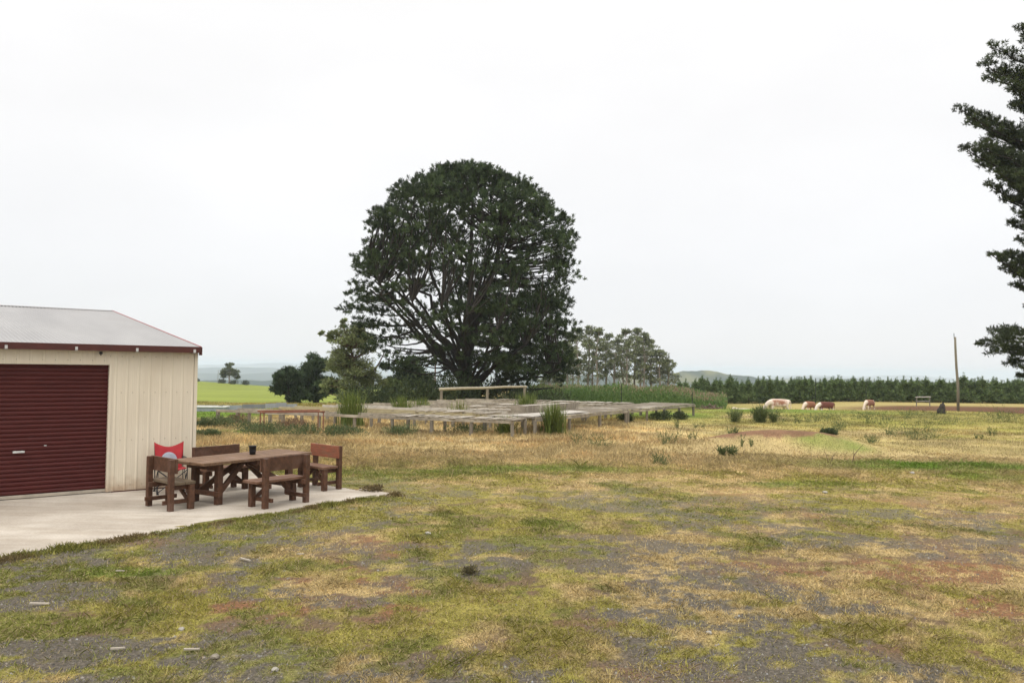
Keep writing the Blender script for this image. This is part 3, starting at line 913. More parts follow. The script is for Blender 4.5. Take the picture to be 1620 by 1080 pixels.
# tipped edge planks standing on the second row
bx = empty('planter_box', tuple(O + U * 4.2 + Vv * 1.9) + (.62,), math.atan2(U.y, U.x))
tag(bx, 'long low weathered plank box standing on the slatted bench', 'planter')
mb = MB(); mb.box(0, 4.6, 0, .03, .02, .30); mb.box(0, 4.6, .62, .65, .02, .30); mb.box(0, .03, .03, .62, .02, .30); mb.box(4.57, 4.6, .03, .62, .02, .30)
mb.build('box_side', M['slat_wood'], bx)
mb = MB()
for k in range(5): mb.box(.1 + k * 1.05, .22 + k * 1.05, -.03, -.002, .02, .29)
mb.build('box_batten', M['grey_wood'], bx)
mb = MB(); mb.box(.03, 4.57, .03, .62, .24, .27); mb.build('box_lid', M['pale_board'], bx)

# rusty pipe frame
pa = at(417, 690); pb = at(511, 688)
fr = empty('pipe_frame', (pa.x, pa.y, 0), math.atan2(pb.y - pa.y, pb.x - pa.x))
tag(fr, 'rusty red pipe frame standing in the weeds before the benches', 'frame')
L = math.hypot(pb.x - pa.x, pb.y - pa.y)
for (x, y) in ((0, 0), (L, 0), (0, .9), (L, .9)):
    mb = MB(); mb.rod([(x, y, -.1), (x, y, .78)], .020, 8); mb.build('leg', M['rust'], fr)
for y in (0, .9):
    mb = MB(); mb.rod([(-.1, y, .80), (L + .05, y, .81)], .026, 8); mb.build('top_rail', M['rust'], fr)
for x in (.0, L):
    mb = MB(); mb.rod([(x, .0, .775), (x, .9, .775)], .024, 8); mb.build('cross_rail', M['rust'], fr)

# corrugated iron garden edging on the left
p0 = at(346, 650); p1 = at(470, 646)
d = Vector((p1.x - p0.x, p1.y - p0.y)); L = d.length
fe = empty('iron_fence', (p0.x, p0.y, 0), math.atan2(d.y, d.x))
tag(fe, 'low fence of grey corrugated iron sheets below the green hill', 'fence')
rg = random.Random(2)
nP = 7
for k in range(nP):
    x0 = k * L / nP; x1 = (k + 1) * L / nP - .01; h = (.28, .27, .30, .29, .32, .34, .26)[k]
    xs = np.arange(x0, x1, .019); wv = .012 * np.cos(xs / .076 * 2 * math.pi) + (k % 2) * .012
    V = np.concatenate([np.stack([xs, wv, np.full_like(xs, z)], 1) for z in (-.15, h)]); n_ = len(xs); i = np.arange(n_ - 1)
    t = rg.uniform(.75, 1.2)
    mm = mat('iron_sheet', (.33 * t, .35 * t, .385 * t), (.25 * t, .27 * t, .30 * t), scale=1.4, rough=.5, metal=.15, stretch=(3, 3, .4))
    link('iron_sheet', np_mesh('iron_sheet', V, np.stack([i, i + 1, i + 1 + n_, i + n_], 1)), mm, fe)
for k in range(nP + 1):
    x = min(max(k * L / nP, .03), L - .03)
    mb = MB(); mb.box(x - .03, x + .03, .03, .09, -.2, .25); mb.build('post', M['post'], fe)
mb = MB(); mb.box(0, L, .026, .03 + .03, .16, .21); mb.build('rail', M['grey_wood'], fe)
# white topped low trough behind the shed corner
p0 = at(299, 650.5)
tr = empty('trough', (p0.x, p0.y, 0), R(4))
tag(tr, 'low grey trough with a white rim beside the shed corner', 'trough')
mb = MB(); mb.box(0, 1.75, 0, .7, -.1, .22); mb.build('trough_side', M['iron'], tr, bevel=.03)
mb = MB(); mb.box(-.05, 1.80, -.05, 0, .21, .27); mb.box(-.05, 1.80, .7, .75, .21, .27); mb.box(-.05, 0, 0, .7, .21, .27); mb.box(1.75, 1.80, 0, .7, .21, .27)
mb.build('rim', M['white'], tr)

# log rail fence behind the racks
p0 = atY(697, 630, 54); p1 = atY(831, 630, 56.5)
d = Vector((p1.x - p0.x, p1.y - p0.y)); L = d.length
lf = empty('log_fence', (p0.x, p0.y, 0), math.atan2(d.y, d.x))
tag(lf, 'rail fence of pale round logs on three posts before the big pine', 'fence')
for k, x in enumerate((0.05, L * .54, L - .05)):
    zt = atY((697, 768, 830)[k], (616, 615, 613)[k], 55).z
    mb = MB(); mb.rod([(x, 0, -.5), (x, 0, zt - .02)], .095, 10); mb.build('post', M['post'], lf)
za = atY(697, 615.5, 54).z; zb = atY(831, 611.5, 56.5).z
mb = MB(); mb.rod([(-.1, 0, za), (L * .25, 0, za + (zb - za) * .25 + .02), (L * .54, 0, za + (zb - za) * .54)], [.10, .095, .085], 10); mb.build('rail', mat('pale_log', (.38, .34, .25), (.26, .23, .17), scale=6, rough=.9), lf)
mb = MB(); mb.rod([(L * .54, 0, za + (zb - za) * .54), (L * .75, 0, za + (zb - za) * .75 + .03), (L + .1, 0, zb)], [.085, .08, .07], 10); mb.build('rail', mat('pale_log', (.38, .34, .25), (.26, .23, .17), scale=6, rough=.9), lf)

# ------------------------------------------------------------------ plants
def strap_plant(name, label, cat, base, h, r, n, c1, c2, seed, group=None, wleaf=.03):
    rg = np.random.default_rng(seed)
    Vs = []; Fs = []; Cs = []; off = 0
    az = rg.uniform(0, 2 * math.pi, n); lean = rg.beta(1.2, 2.2, n) * .95
    Lh = h * rg.uniform(.55, 1.08, n)
    k = 5
    t = np.linspace(0, 1, k)
    ox = rg.normal(0, r * .28, n); oy = rg.normal(0, r * .28, n)
    dx = np.cos(az); dy = np.sin(az)
    V = np.zeros((n, k, 2, 3))
    for j in range(k):
        out = r * 1.5 * lean * t[j] ** 1.7
        up = Lh * (t[j] * (1 - .25 * lean * t[j] ** 2))
        wd = wleaf * (1 - t[j] ** 2 * .93) * .5
        V[:, j, 0, 0] = ox + dx * out - dy * wd; V[:, j, 0, 1] = oy + dy * out + dx * wd
        V[:, j, 1, 0] = ox + dx * out + dy * wd; V[:, j, 1, 1] = oy + dy * out - dx * wd
        V[:, j, :, 2] = up[:, None]
    V[:, 0, :, 2] = -.08
    idx = np.arange(n * k * 2).reshape(n, k, 2)
    F = np.stack([idx[:, :-1, 0], idx[:, :-1, 1], idx[:, 1:, 1], idx[:, 1:, 0]], -1).reshape(-1, 4)
    m = rg.uniform(0, 1, (n, 1)); c = np.array(c1) * (1 - m) + np.array(c2) * m
    c = c * rg.uniform(.7, 1.25, (n, 1))
    C = np.repeat(c, k * 2, axis=0)
    o = link(name, np_mesh(name, V.reshape(-1, 3), F, C), M['leaf'])
    o.location = base
    tag(o, label, cat, group)
    return o


def leafy(n, c, rad, rg, up=.5, L=.2, W=.07, c1=(.06, .09, .03), c2=(.1, .13, .05), shell=.5):
    """leaves spread through an ellipsoid"""
    d = rg.normal(size=(n, 3)); d /= np.linalg.norm(d, axis=1, keepdims=True)
    q = rg.uniform(shell ** 3, 1, (n, 1)) ** (1 / 3)
    P = np.array(c) + d * q * np.array(rad)
    D = d * .8 + np.array([0, 0, up]) + rg.normal(size=(n, 3)) * .5
    m = rg.uniform(0, 1, (n, 1)); col = (np.array(c1) * (1 - m) + np.array(c2) * m) * rg.uniform(.75, 1.25, (n, 1))
    return diamonds(P, D, L * rg.uniform(.7, 1.3, n), W, col)


def join(parts):
    V = []; F = []; C = []; o = 0
    for v, f, c in parts:
        V.append(v); F.append(f + o); C.append(c); o += len(v)
    return np.concatenate(V), np.concatenate(F), np.concatenate(C)


def shrub(name, label, cat, base, w, h, seed, c1, c2, group=None, n=700, L=.16, W=.04, up=1.0, lumps=6):
    rg = np.random.default_rng(seed)
    parts = []
    for k in range(lumps):
        a = rg.uniform(0, 6.28); rr = w * .33 * math.sqrt(rg.uniform())
        hh = h * rg.uniform(.55, 1.0)
        sc = rg.uniform(.8, 1.25)
        parts.append(leafy(n // lumps, (rr * math.cos(a), rr * math.sin(a), hh * .5), (w * .26 * sc, w * .26 * sc, hh * .5), rg, up, L, W, np.array(c1) * sc, np.array(c2) * sc, .3))
    V, F, C = join(parts)
    V[:, 2] = np.maximum(V[:, 2], -.03)
    o = link(name, np_mesh(name, V, F, C), M['leaf'])
    o.location = base; tag(o, label, cat, group)
    return o


FL1, FL2 = (.085, .125, .03), (.16, .19, .045)
for k, (px, py, h, r, n, lab) in enumerate([
    (556, 676, 1.50, .75, 420, 'tall clump of upright green rushes, largest of the plants among the benches'),
    (634, 651, 1.15, .62, 240, 'green rush clump right of the largest one, between the benches'),
    (668, 648, 1.00, .60, 220, 'round dark rush clump in the middle of the bench rows'),
    (727, 655, 1.10, .80, 130, 'thin pale rush clump below the log rail fence'),
    (832, 650, 1.35, .65, 330, 'dense green rush clump standing above the slatted bench'),
    (800, 688, .75, .55, 150, 'short dark rush clump under the near corner of the benches'),
    (875, 687, 1.25, .60, 380, 'dark green rush clump growing at the near edge of the benches')]):
    p = at(px, py)
    if k in (1, 2, 3, 4): p = at(px, (664, 660, 668, 664)[k - 1])
    strap_plant('rush_clump', lab, 'plant', (p.x, p.y, gz(p.x, p.y)), h, r, n, FL1 if k != 3 else (.14, .16, .05), FL2 if k != 3 else (.26, .25, .10), 40 + k, 'rush clumps among the benches', .035)

# weedy shrubs in front of the left benches
DG1, DG2 = (.055, .08, .034), (.125, .155, .07)
labs = ['dark bushy weed left of the bench posts, next to the shed corner', 'dark weed under the left end of the front bench', 'dark bush behind the rusty pipe frame legs',
        'broad grey green bush inside the rusty pipe frame', 'leafy weed at the right leg of the rusty pipe frame', 'small green weed right of the rusty pipe frame',
        'weed under the largest rush clump', 'grey green weed between two front bench posts', 'small round weed alone in the dry grass near the shed',
        'dark weed low under the slatted front bench', 'reddish brown weed at the left end of the benches', 'reddish weed behind the pipe frame']
_wn = [1400, 1000, 950, 1300, 900, 800, 900, 900, 1100, 900, 1000, 1000]
for k, (px, py, w, h) in enumerate([(330, 676, 1.0, .62), (357, 676, 1.2, .75), (402, 686, 1.4, .8), (440, 690, 2.0, .95), (478, 688, 1.2, .7), (528, 690, .9, .6),
                                    (556, 688, 1.3, .6), (636, 688, 1.2, .65), (325, 693, .8, .4), (735, 686, 1.5, .5), (375, 672, 1.2, .7), (462, 680, 1.5, .6)]):
    p = at(px, py); red = k >= 10
    shrub('weed', labs[k], 'plant', (p.x, p.y, gz(p.x, p.y)), w, h * .66, 60 + k, (.11, .07, .045) if red else DG1, (.2, .13, .08) if red else DG2, 'weeds along the front bench', _wn[k], .11, .022, .8, 6)

for k, (px, py, w, h, lab) in enumerate([(1308, 706, .55, .16, 'low dark weeds on top of the green grassy hump'), (1046, 664, 1.1, .5, 'dark low bush under the right hand benches, left of two'), (1072, 663, 1.0, .5, 'dark low bush under the right hand benches, right of two'), (990, 668, .8, .4, 'small dark bush under the wide slatted bench')]):
    p = at(px, py); shrub('weed', lab, 'plant', (p.x, p.y, gz(p.x, p.y)), w, h, 170 + k, (.035, .05, .024), (.075, .095, .04), None, 900, .11, .035, .7, 7)
# broom seedlings over the right hand field
BR1, BR2 = (.07, .095, .034), (.145, .175, .07)
shr = [(1187, 668, 1.3, .85, 'dense dark green broom bush in front of the cows, left of its pair'), (1207, 668, 1.2, .85, 'dense dark green broom bush in front of the cows, right of its pair'),
       (1147, 722, .55, .42, 'small dark broom tuft left of the bare soil mound'), (1045, 705, .9, .55, 'thin broom tuft in the straw right of the benches'),
       (932, 708, 1.3, .6, 'pale spindly broom in the straw below the dark rush clump'), (1430, 694, 2.2, .75, 'widest spindly broom bush, in the middle of the right field'),
       (1300, 687, .4, .5, 'single upright broom sprig behind the grassy hump'), (1325, 681, 1.0, .55, 'small broom tuft up the field behind the grassy hump'),
       (1255, 668, 1.4, .6, 'low broom patch below the first brown cow'), (1290, 668, 1.3, .55, 'low broom patch below the second brown cow'),
       (1345, 664, 1.8, .6, 'low broom patch left of the single calf'), (1390, 672, 1.6, .8, 'grey green broom right below the single calf'),
       (1450, 664, 1.8, .6, 'low broom patch left of the dark stump'), (1500, 672, 2.6, .6, 'broad broom patch below the tall bare pole'),
       (1590, 668, 2.6, .8, 'dark broom at the right edge of the field'), (1160, 690, .6, .5, 'thin broom sprigs between the benches and the soil mound'),
       (1378, 700, .8, .4, 'low broom tuft left of the widest broom bush'), (1222, 655, 1.2, .4, 'low green growth in front of the white cow'), (1050, 735, .7, .4, 'thin broom twigs low in the straw')]
_r = random.Random(8)
for k in range(11):
    shr.append((_r.uniform(1060, 1600), _r.uniform(664, 716), _r.uniform(.25, .6), _r.uniform(.25, .5), 'small thin broom sprig dotted about the right hand field'))
for k, (px, py, w, h, lab) in enumerate(shr):
    p = at(px, py)
    dense = k < 3
    n = int((1500 if dense else 300) * max(.5, w))
    rg = np.random.default_rng(90 + k)
    # upright wands fanning out from several crowns
    az = rg.uniform(0, 6.28, n); q = np.sqrt(rg.uniform(0, 1, n))
    nc = max(2, int(w * 3)); cx_ = rg.normal(0, w * .26, nc); cy_ = rg.normal(0, w * .22, nc); ci = rg.integers(0, nc, n)
    hh = h * (.6 + .4 * rg.uniform(size=nc))[ci]
    t = rg.uniform(.0, .8, n)
    spread = .34 * w if not dense else .30 * w
    dirv = np.stack([np.cos(az) * q * spread * 1.2, np.sin(az) * q * spread * 1.2, hh], 1)
    P = np.stack([cx_[ci], cy_[ci], np.zeros(n) - .03], 1) + dirv * t[:, None] * .9 + rg.normal(size=(n, 3)) * .05 * w
    D = dirv + rg.normal(size=(n, 3)) * .22 * h
    m_ = rg.uniform(0, 1, (n, 1)); c = (np.array(BR1) * (1 - m_) + np.array(BR2) * m_) * rg.uniform(.7, 1.2, (n, 1))
    V, F, C = diamonds(P, D, h * .26 * rg.uniform(.5, 1.3, n), .016 if not dense else .02, c)
    V[:, 2] *= .75 + .5 * np.repeat(rg.uniform(size=n), 4)
    o = link('broom_bush', np_mesh('broom_bush', V, F, C), M['leaf']); o.location = (p.x, p.y, gz(p.x, p.y))
    tag(o, lab, 'bush', 'broom bushes scattered in the field')
# bare twigs by the hump
for k, (px, py, lab) in enumerate([(1348, 733, 'bare leaning twig sticking up right of the grassy hump'), (1312, 735, 'pair of thin bare twigs below the grassy hump')]):
    p = at(px, py); mb = MB(); z0 = gz(p.x, p.y)
    if k == 0:
        mb.rod([(0, 0, -.03), (.05, 0, .22), (.22, .05, .40), (.33, .05, .52)], [.012, .01, .007, .003]); mb.rod([(.05, 0, .22), (.03, 0, .40)], [.007, .003])
    else:
        mb.rod([(0, 0, -.03), (.10, 0, .22), (.20, 0, .34)], [.008, .006, .002]); mb.rod([(0, 0, -.03), (-.08, 0, .25), (-.13, .03, .36)], [.008, .006, .002])
    o = mb.build('twig', M['brown_bark']); o.location = (p.x, p.y, z0); tag(o, lab, 'twig')

# ------------------------------------------------------------------ trees
def bez(p0, p1, p2, n=8):
    t = np.linspace(0, 1, n)[:, None]
    return (1 - t) ** 2 * p0 + 2 * t * (1 - t) * p1 + t * t * p2


def tufts(C, RAD, n, k, L, W, c1, c2, rg, upb=.6, shellmin=.55):
    """pine foliage: n tufts on each clump's upper shell, k blades radiating from every tuft; C (m,3) RAD (m,3)"""
    m = len(C)
    ci = np.repeat(np.arange(m), n)
    d = rg.normal(size=(m * n, 3)); d[:, 2] = np.abs(d[:, 2]) * 1.1 - .35
    d /= np.linalg.norm(d, axis=1, keepdims=True)
    q = rg.uniform(shellmin, 1.05, (m * n, 1))
    P = C[ci] + d * q * RAD[ci]
    out = d * np.array([1, 1, .6]) + np.array([0, 0, upb]); out /= np.linalg.norm(out, axis=1, keepdims=True)
    tone = rg.uniform(.65, 1.4, (m, 1))[ci] * rg.uniform(.62, 1.42, (m * n, 1))
    mm = rg.uniform(0, 1, (m * n, 1)); col = (np.array(c1) * (1 - mm) + np.array(c2) * mm) * tone
    P2 = np.repeat(P, k, 0); D = np.repeat(out, k, 0) * .8 + rg.normal(size=(m * n * k, 3)) * .62
    P2 = P2 + np.repeat(out, k, 0) * rg.uniform(-.5, .45, (m * n * k, 1)) * L
    return diamonds(P2, D, L * rg.uniform(.6, 1.25, m * n * k), W, np.repeat(col, k, 0))


PG1, PG2 = (.024, .040, .017), (.066, .094, .038)


def big_pine():
    rg = np.random.default_rng(11)
    Y0 = 72.0
    S = Y0 / FPX
    bx_, by_ = (737 - 810) * S, Y0
    zb = gz(bx_, by_) - .1
    zof = lambda y: CAMH + (579 - y) * S          # height of an image row at that distance
    ys = [256, 270, 300, 340, 380, 420, 460, 490, 520, 550, 580, 604]
    lf_ = [718, 668, 606, 576, 562, 548, 544, 541, 544, 562, 596, 640]
    rt_ = [760, 806, 864, 902, 922, 924, 916, 918, 924, 926, 916, 900]
    zs_ = np.array([zof(y) for y in ys])[::-1]
    cl = (np.array([(a + b) / 2 for a, b in zip(lf_, rt_)]) - 737)[::-1] * S
    hw_ = np.array([(b - a) / 2 for a, b in zip(lf_, rt_)])[::-1] * S
    env = lambda z: (np.interp(z, zs_, cl), np.interp(z, zs_, hw_))
    root = empty('pine_tree', (bx_, by_, zb))
    tag(root, 'huge domed old pine with many limbs, behind the log rail fence', 'tree')
    ztop = zs_[-1]
    base = np.array([0, 0, 0.0])
    # trunk and limbs
    limbs = []; paths = []
    trunk = np.array([[0, 0, -.3], [.05, 0, 1.2], [.0, .05, 3.2], [.15, 0, 5.5], [.35, .1, 9.0], [.3, 0, 13.0], [.4, .1, ztop - zb - 2.6]])
    paths.append((trunk, [1.0, .78, .66, .54, .38, .22, .08])); limbs.append((trunk, 0))
    nl = 34
    for k in range(nl):
        az = k * 2.39996 + rg.uniform(-.25, .25)
        zt = rg.uniform(.12, 1.0) if k > 5 else rg.uniform(.05, .3)
        zt = zb + 2.2 + (ztop - zb - 3.2) * ((k * .618) % 1.0) ** .9
        cxx, hwv = env(zt)
        rr = hwv * rg.uniform(.72, .9)
        end = np.array([cxx + rr * math.cos(az), rr * .95 * math.sin(az), zt - zb])
        zs0 = min(max(.7, (end[2] - .5) * rg.uniform(.16, .40)), 5.0)
        st = np.array([np.interp(zs0, trunk[:, 2], trunk[:, 0]), 0, zs0])
        frac = end[2] / (ztop - zb)
        ctrl = st + (end - st) * np.array([.55 - .2 * frac, .55 - .2 * frac, .5]) + np.array([0, 0, (.6 if frac < .45 else .4) * (1.0 - .3 * frac)])
        if frac < .4: ctrl[2] += .6
        p = bez(st, ctrl, end, 10); p[1:-1] += rg.normal(size=(8, 3)) * .14
        r0 = rg.uniform(.13, .25)
        paths.append((p, np.linspace(r0, .07, 10))); limbs.append((p, 1))
    LP = np.concatenate([p[2:] for p, _ in limbs])
    # clumps
    C = []; RD = []
    tries = 0
    while len(C) < 760 and tries < 20000:
        tries += 1
        fz = rg.uniform(0, 1) ** .8
        z = zs_[0] + .5 + (ztop - zs_[0] - .6) * fz
        cxx, hwv = env(z)
        az = rg.uniform(0, 2 * math.pi)
        dome = sst(.38, .55, np.array(fz)).item()
        left = math.cos(az) < -.05
        q = rg.uniform(.80, .97) if rg.random() < .72 else rg.uniform(.30, .80)
        if dome < .5 and left and q < .62 and rg.random() < .75: continue     # open limbs show low on the left
        if dome < .5 and left and rg.random() < .45: continue
        if dome < .5 and q < .45 and rg.random() < .5: continue
        x = cxx + q * hwv * math.cos(az); y = q * hwv * .95 * math.sin(az)
        c = np.array([x, y, z - zb])
        if dome > .5:
            s = rg.uniform(.65, 1.05); rd = np.array([s, s, s * .78])
        else:
            s = rg.uniform(.75, 1.25); rd = np.array([s * 1.15, s * 1.15, s * .42])
        if C and np.min(np.linalg.norm((np.array(C) - c) / (np.array([1, 1, .8])), axis=1)) < .50: continue
        # pull in so that the clump stays inside the outline
        if q > .8: c[:2] = (c[:2] - [cxx, 0]) * (1 - rd[0] * .55 / max(hwv, 1)) + [cxx, 0]
        c[2] -= rd[2] * .95 * max(0, (fz - .5) * 2)
        C.append(c); RD.append(rd)
        # twig from the nearest limb point that is lower / further in
        dd = LP - c; cost = np.linalg.norm(dd, axis=1) + np.maximum(0, dd[:, 2]) * 2.5
        i = int(np.argmin(cost)); st = LP[i]
        L = np.linalg.norm(c - st)
        mid = (st + c) / 2 + np.array([0, 0, -.10 * L]) + rg.normal(size=3) * .08 * L
        tp = bez(st, mid, c, 5)
        paths.append((tp, np.linspace(min(.10, .035 + .016 * L), .022, 5)))
    C = np.array(C); RD = np.array(RD)
    V, F = tubes(paths, 6)
    link('trunk', np_mesh('trunk', V, F), M['pine_bark'], root, smooth=True)
    ex = []
    for k in range(95):                                   # heavy skirt of foliage hanging on the right
        z = rg.uniform(zof(606), zof(470)); cxx, hwv = env(z); az = rg.uniform(-1.2, 1.2); q = rg.uniform(.45, .96)
        c = np.array([cxx + q * hwv * math.cos(az), q * hwv * .95 * math.sin(az), z - zb]); s_ = rg.uniform(.7, 1.1)
        ex.append((c, [s_ * 1.15, s_ * 1.15, s_ * .5]))
    for (px_, py_, sz_) in [(548, 490, .7), (556, 494, .9), (568, 492, 1.0), (582, 496, 1.0), (596, 493, .9), (612, 492, .9), (566, 505, .8), (588, 512, .9), (604, 520, .9), (622, 528, .9), (640, 535, .8), (575, 520, .7), (590, 540, .6), (552, 466, .5), (560, 462, .7), (572, 458, .8)]:
        q_ = atY(px_ + 6, py_, Y0); ex.append((np.array([q_.x - bx_, rg.uniform(-1.5, 1.5), q_.z - zb]), [sz_ * 1.1, sz_ * 1.1, sz_ * .38]))
    for k in range(75):                                   # dense growth low in front of the trunk
        z = rg.uniform(zof(603), zof(430)); cxx, hwv = env(z)
        c = np.array([rg.uniform(-1.6, 5.0), -rg.uniform(.12, .75) * hwv, z - zb]); s_ = rg.uniform(.6, 1.0)
        if k % 3 == 0: c[1] = -c[1]
        ex.append((c, [s_ * 1.1, s_ * 1.1, s_ * .55]))
    C = np.concatenate([C, np.array([e_[0] for e_ in ex])]); RD = np.concatenate([RD, np.array([e_[1] for e_ in ex])])
    V, F, Cc = tufts(C, RD * 1.12, 12, 30, .30, .055, PG1, PG2, rg, .75, .62)
    link('crown', np_mesh('crown', V, F, Cc), M['leaf'], root)
    # some bare brown needles
    return root


big_pine()


def bough_pine():
    """tall pine mostly beyond the right edge of the photograph"""
    rg = np.random.default_rng(23)
    Y0 = 50.0; S = Y0 / FPX
    px0 = 1752
    p0 = atY(px0, 640, Y0)
    zb = gz(p0.x, Y0) - .1
    root = empty('pine_tree', (p0.x, Y0, zb))
    tag(root, 'tall dark pine reaching in from the right edge with layered boughs', 'tree')
    paths = []
    ztop = atY(px0, -75, Y0).z - zb
    trunk = np.array([[0, 0, -.3], [.1, 0, 2], [-.1, .1, 6], [.15, 0, 11], [.1, 0, 17], [.0, 0, ztop]])
    paths.append((trunk, [.62, .5, .44, .36, .24, .06]))
    C = []; RD = []
    # boughs: tip in the photo (px, py), depth offset, droop, thickness, filled from fraction
    B = [(1608, 45, -.5, .9, .3), (1562, 75, .3, 1.1, .25), (1548, 98, .4, 1.0, .3), (1590, 130, -1, 1.2, .3), (1556, 120, 1.2, .9, .4), (1600, 165, .8, 1.1, .3),
         (1512, 172, -.2, .9, .25), (1530, 195, .6, 1.0, .2), (1517, 232, -.4, .9, .25), (1540, 258, .4, 1.1, .2), (1570, 215, 1.2, 1.2, .2),
         (1556, 292, .0, .7, .35), (1580, 315, .7, 1.0, .25), (1600, 270, -1.5, 1.2, .2), (1592, 352, .2, .6, .4), (1606, 380, -.5, .6, .5),
         (1562, 403, -.3, .6, .3), (1580, 425, .5, .75, .25), (1604, 415, -1, .8, .3), (1596, 452, .2, .45, .6), (1618, 485, 0, .4, .8),
         (1640, 20, .8, 1.2, .2), (1660, -20, -.6, 1.3, .2), (1700, -50, .5, 1.3, .2)]
    ol = np.array([(30, 1612), (60, 1590), (80, 1560), (120, 1556), (160, 1590), (180, 1515), (235, 1520), (290, 1560), (320, 1580), (345, 1600), (400, 1565), (430, 1580), (455, 1600), (480, 1622)])
    for j in range(54):
        y_ = rg.uniform(25, 482); B.append((float(np.interp(y_, ol[:, 0], ol[:, 1])) + 14 + abs(rg.normal()) * 38, y_, rg.normal() * 1.0, rg.uniform(.8, 1.2), .3))
    for k in range(46):   # the sides one does not see in the photograph
        B.append(None)
    for k, b in enumerate(B):
        if b is not None:
            tip = atY(b[0] + 6, b[1], Y0 + b[2] * 2)
            e = np.array([tip.x - p0.x, tip.y - Y0, tip.z - zb]); s = b[3]
            rise = .40
        else:
            az = rg.uniform(-2.0, 2.0); z = rg.uniform(5.0, ztop - 1.5)
            rr = 6.2 * (1 - (z / ztop) ** 2.2 * .62) * rg.uniform(.8, 1.1)
            e = np.array([rr * math.cos(az), rr * math.sin(az), z]); s = rg.uniform(.7, 1.1); rise = .2
        L = np.linalg.norm(e[:2])
        zs0 = max(2.2, e[2] - L * rise - .3)
        st = np.array([0, 0, zs0])
        p = bez(st, st + (e - st) * .6 + np.array([0, 0, -.07 * L]), e, 9)
        p[2:-1] += rg.normal(size=(6, 3)) * .08
        paths.append((p, np.linspace(.14, .02, 9)))
        f0 = .45
        nC = int(8 + L * 1.7)
        for j in range(nC):
            t = f0 + (1 - f0) * (j + .5) / nC
            i = t * 8; a = int(min(7, i)); q = p[a] + (p[a + 1] - p[a]) * (i - a)
            wdt = (.18 + .85 * (1 - t)) * s
            off = rg.normal(size=3) * np.array([.5, .75, .16]) * wdt
            c = q + off + np.array([0, 0, .1])
            C.append(c); sz = rg.uniform(.34, .60) * (.60 + .5 * (1 - t)) * (s + .2); RD.append([sz * 1.1, sz * 1.1, sz * .5])
            if j % 2: paths.append((np.stack([q, (q + c) / 2 + [0, 0, -.03], c]), [.03, .02, .008]))
    # the heavy low bough
    for (px, py, dy, sz) in [(1580, 528, 0, .42), (1574, 548, .2, .45), (1600, 522, .4, .5), (1590, 540, -.4, .55), (1612, 540, 0, .65), (1598, 558, .3, .5), (1625, 530, .2, .7), (1640, 548, 0, .7),
                             (1618, 562, -.3, .55), (1576, 556, -.2, .35), (1610, 580, .1, .34), (1618, 594, 0, .22), (1606, 572, .2, .32), (1660, 560, .1, .8), (1690, 570, .2, .8), (1650, 525, .5, .6), (1585, 535, -.3, .5), (1596, 548, .3, .55), (1605, 530, -.5, .6), (1615, 550, .5, .6), (1628, 558, -.2, .6), (1568, 540, 0, .3), (1630, 578, -.1, .3), (1640, 590, .1, .3)]:
        q = atY(px, py, Y0 + dy * 2); c = np.array([q.x - p0.x, q.y - Y0, q.z - zb]); C.append(c); RD.append([sz * 1.1, sz * 1.1, sz * .55])
        for _ in range(3):
            C.append(c + rg.normal(size=3) * np.array([.35, .6, .16]) * (.5 + sz)); RD.append([sz * .9, sz * .9, sz * .5])
        paths.append((bez(np.array([-.8, 0, max(2.6, c[2] - 1.2)]), np.array([c[0] * .5, c[1] * .4, c[2] + .1]), c, 6), np.linspace(.07, .015, 6)))
    mb_e = np.array([atY(1660, 560, Y0).x - p0.x, 0, atY(1660, 560, Y0).z - zb])
    paths.append((bez(np.array([0, 0, 2.4]), np.array([-1.2, 0, 2.7]), mb_e, 6), np.linspace(.2, .08, 6)))
    V, F = tubes(paths, 6)
    link('trunk', np_mesh('trunk', V, F), M['pine_bark'], root, smooth=True)
    V, F, Cc = tufts(np.array(C), np.array(RD), 9, 16, .21, .042, (.030, .042, .019), (.066, .086, .036), rg, .55, .45)
    link('crown', np_mesh('crown', V, F, Cc), M['leaf'], root)


bough_pine()


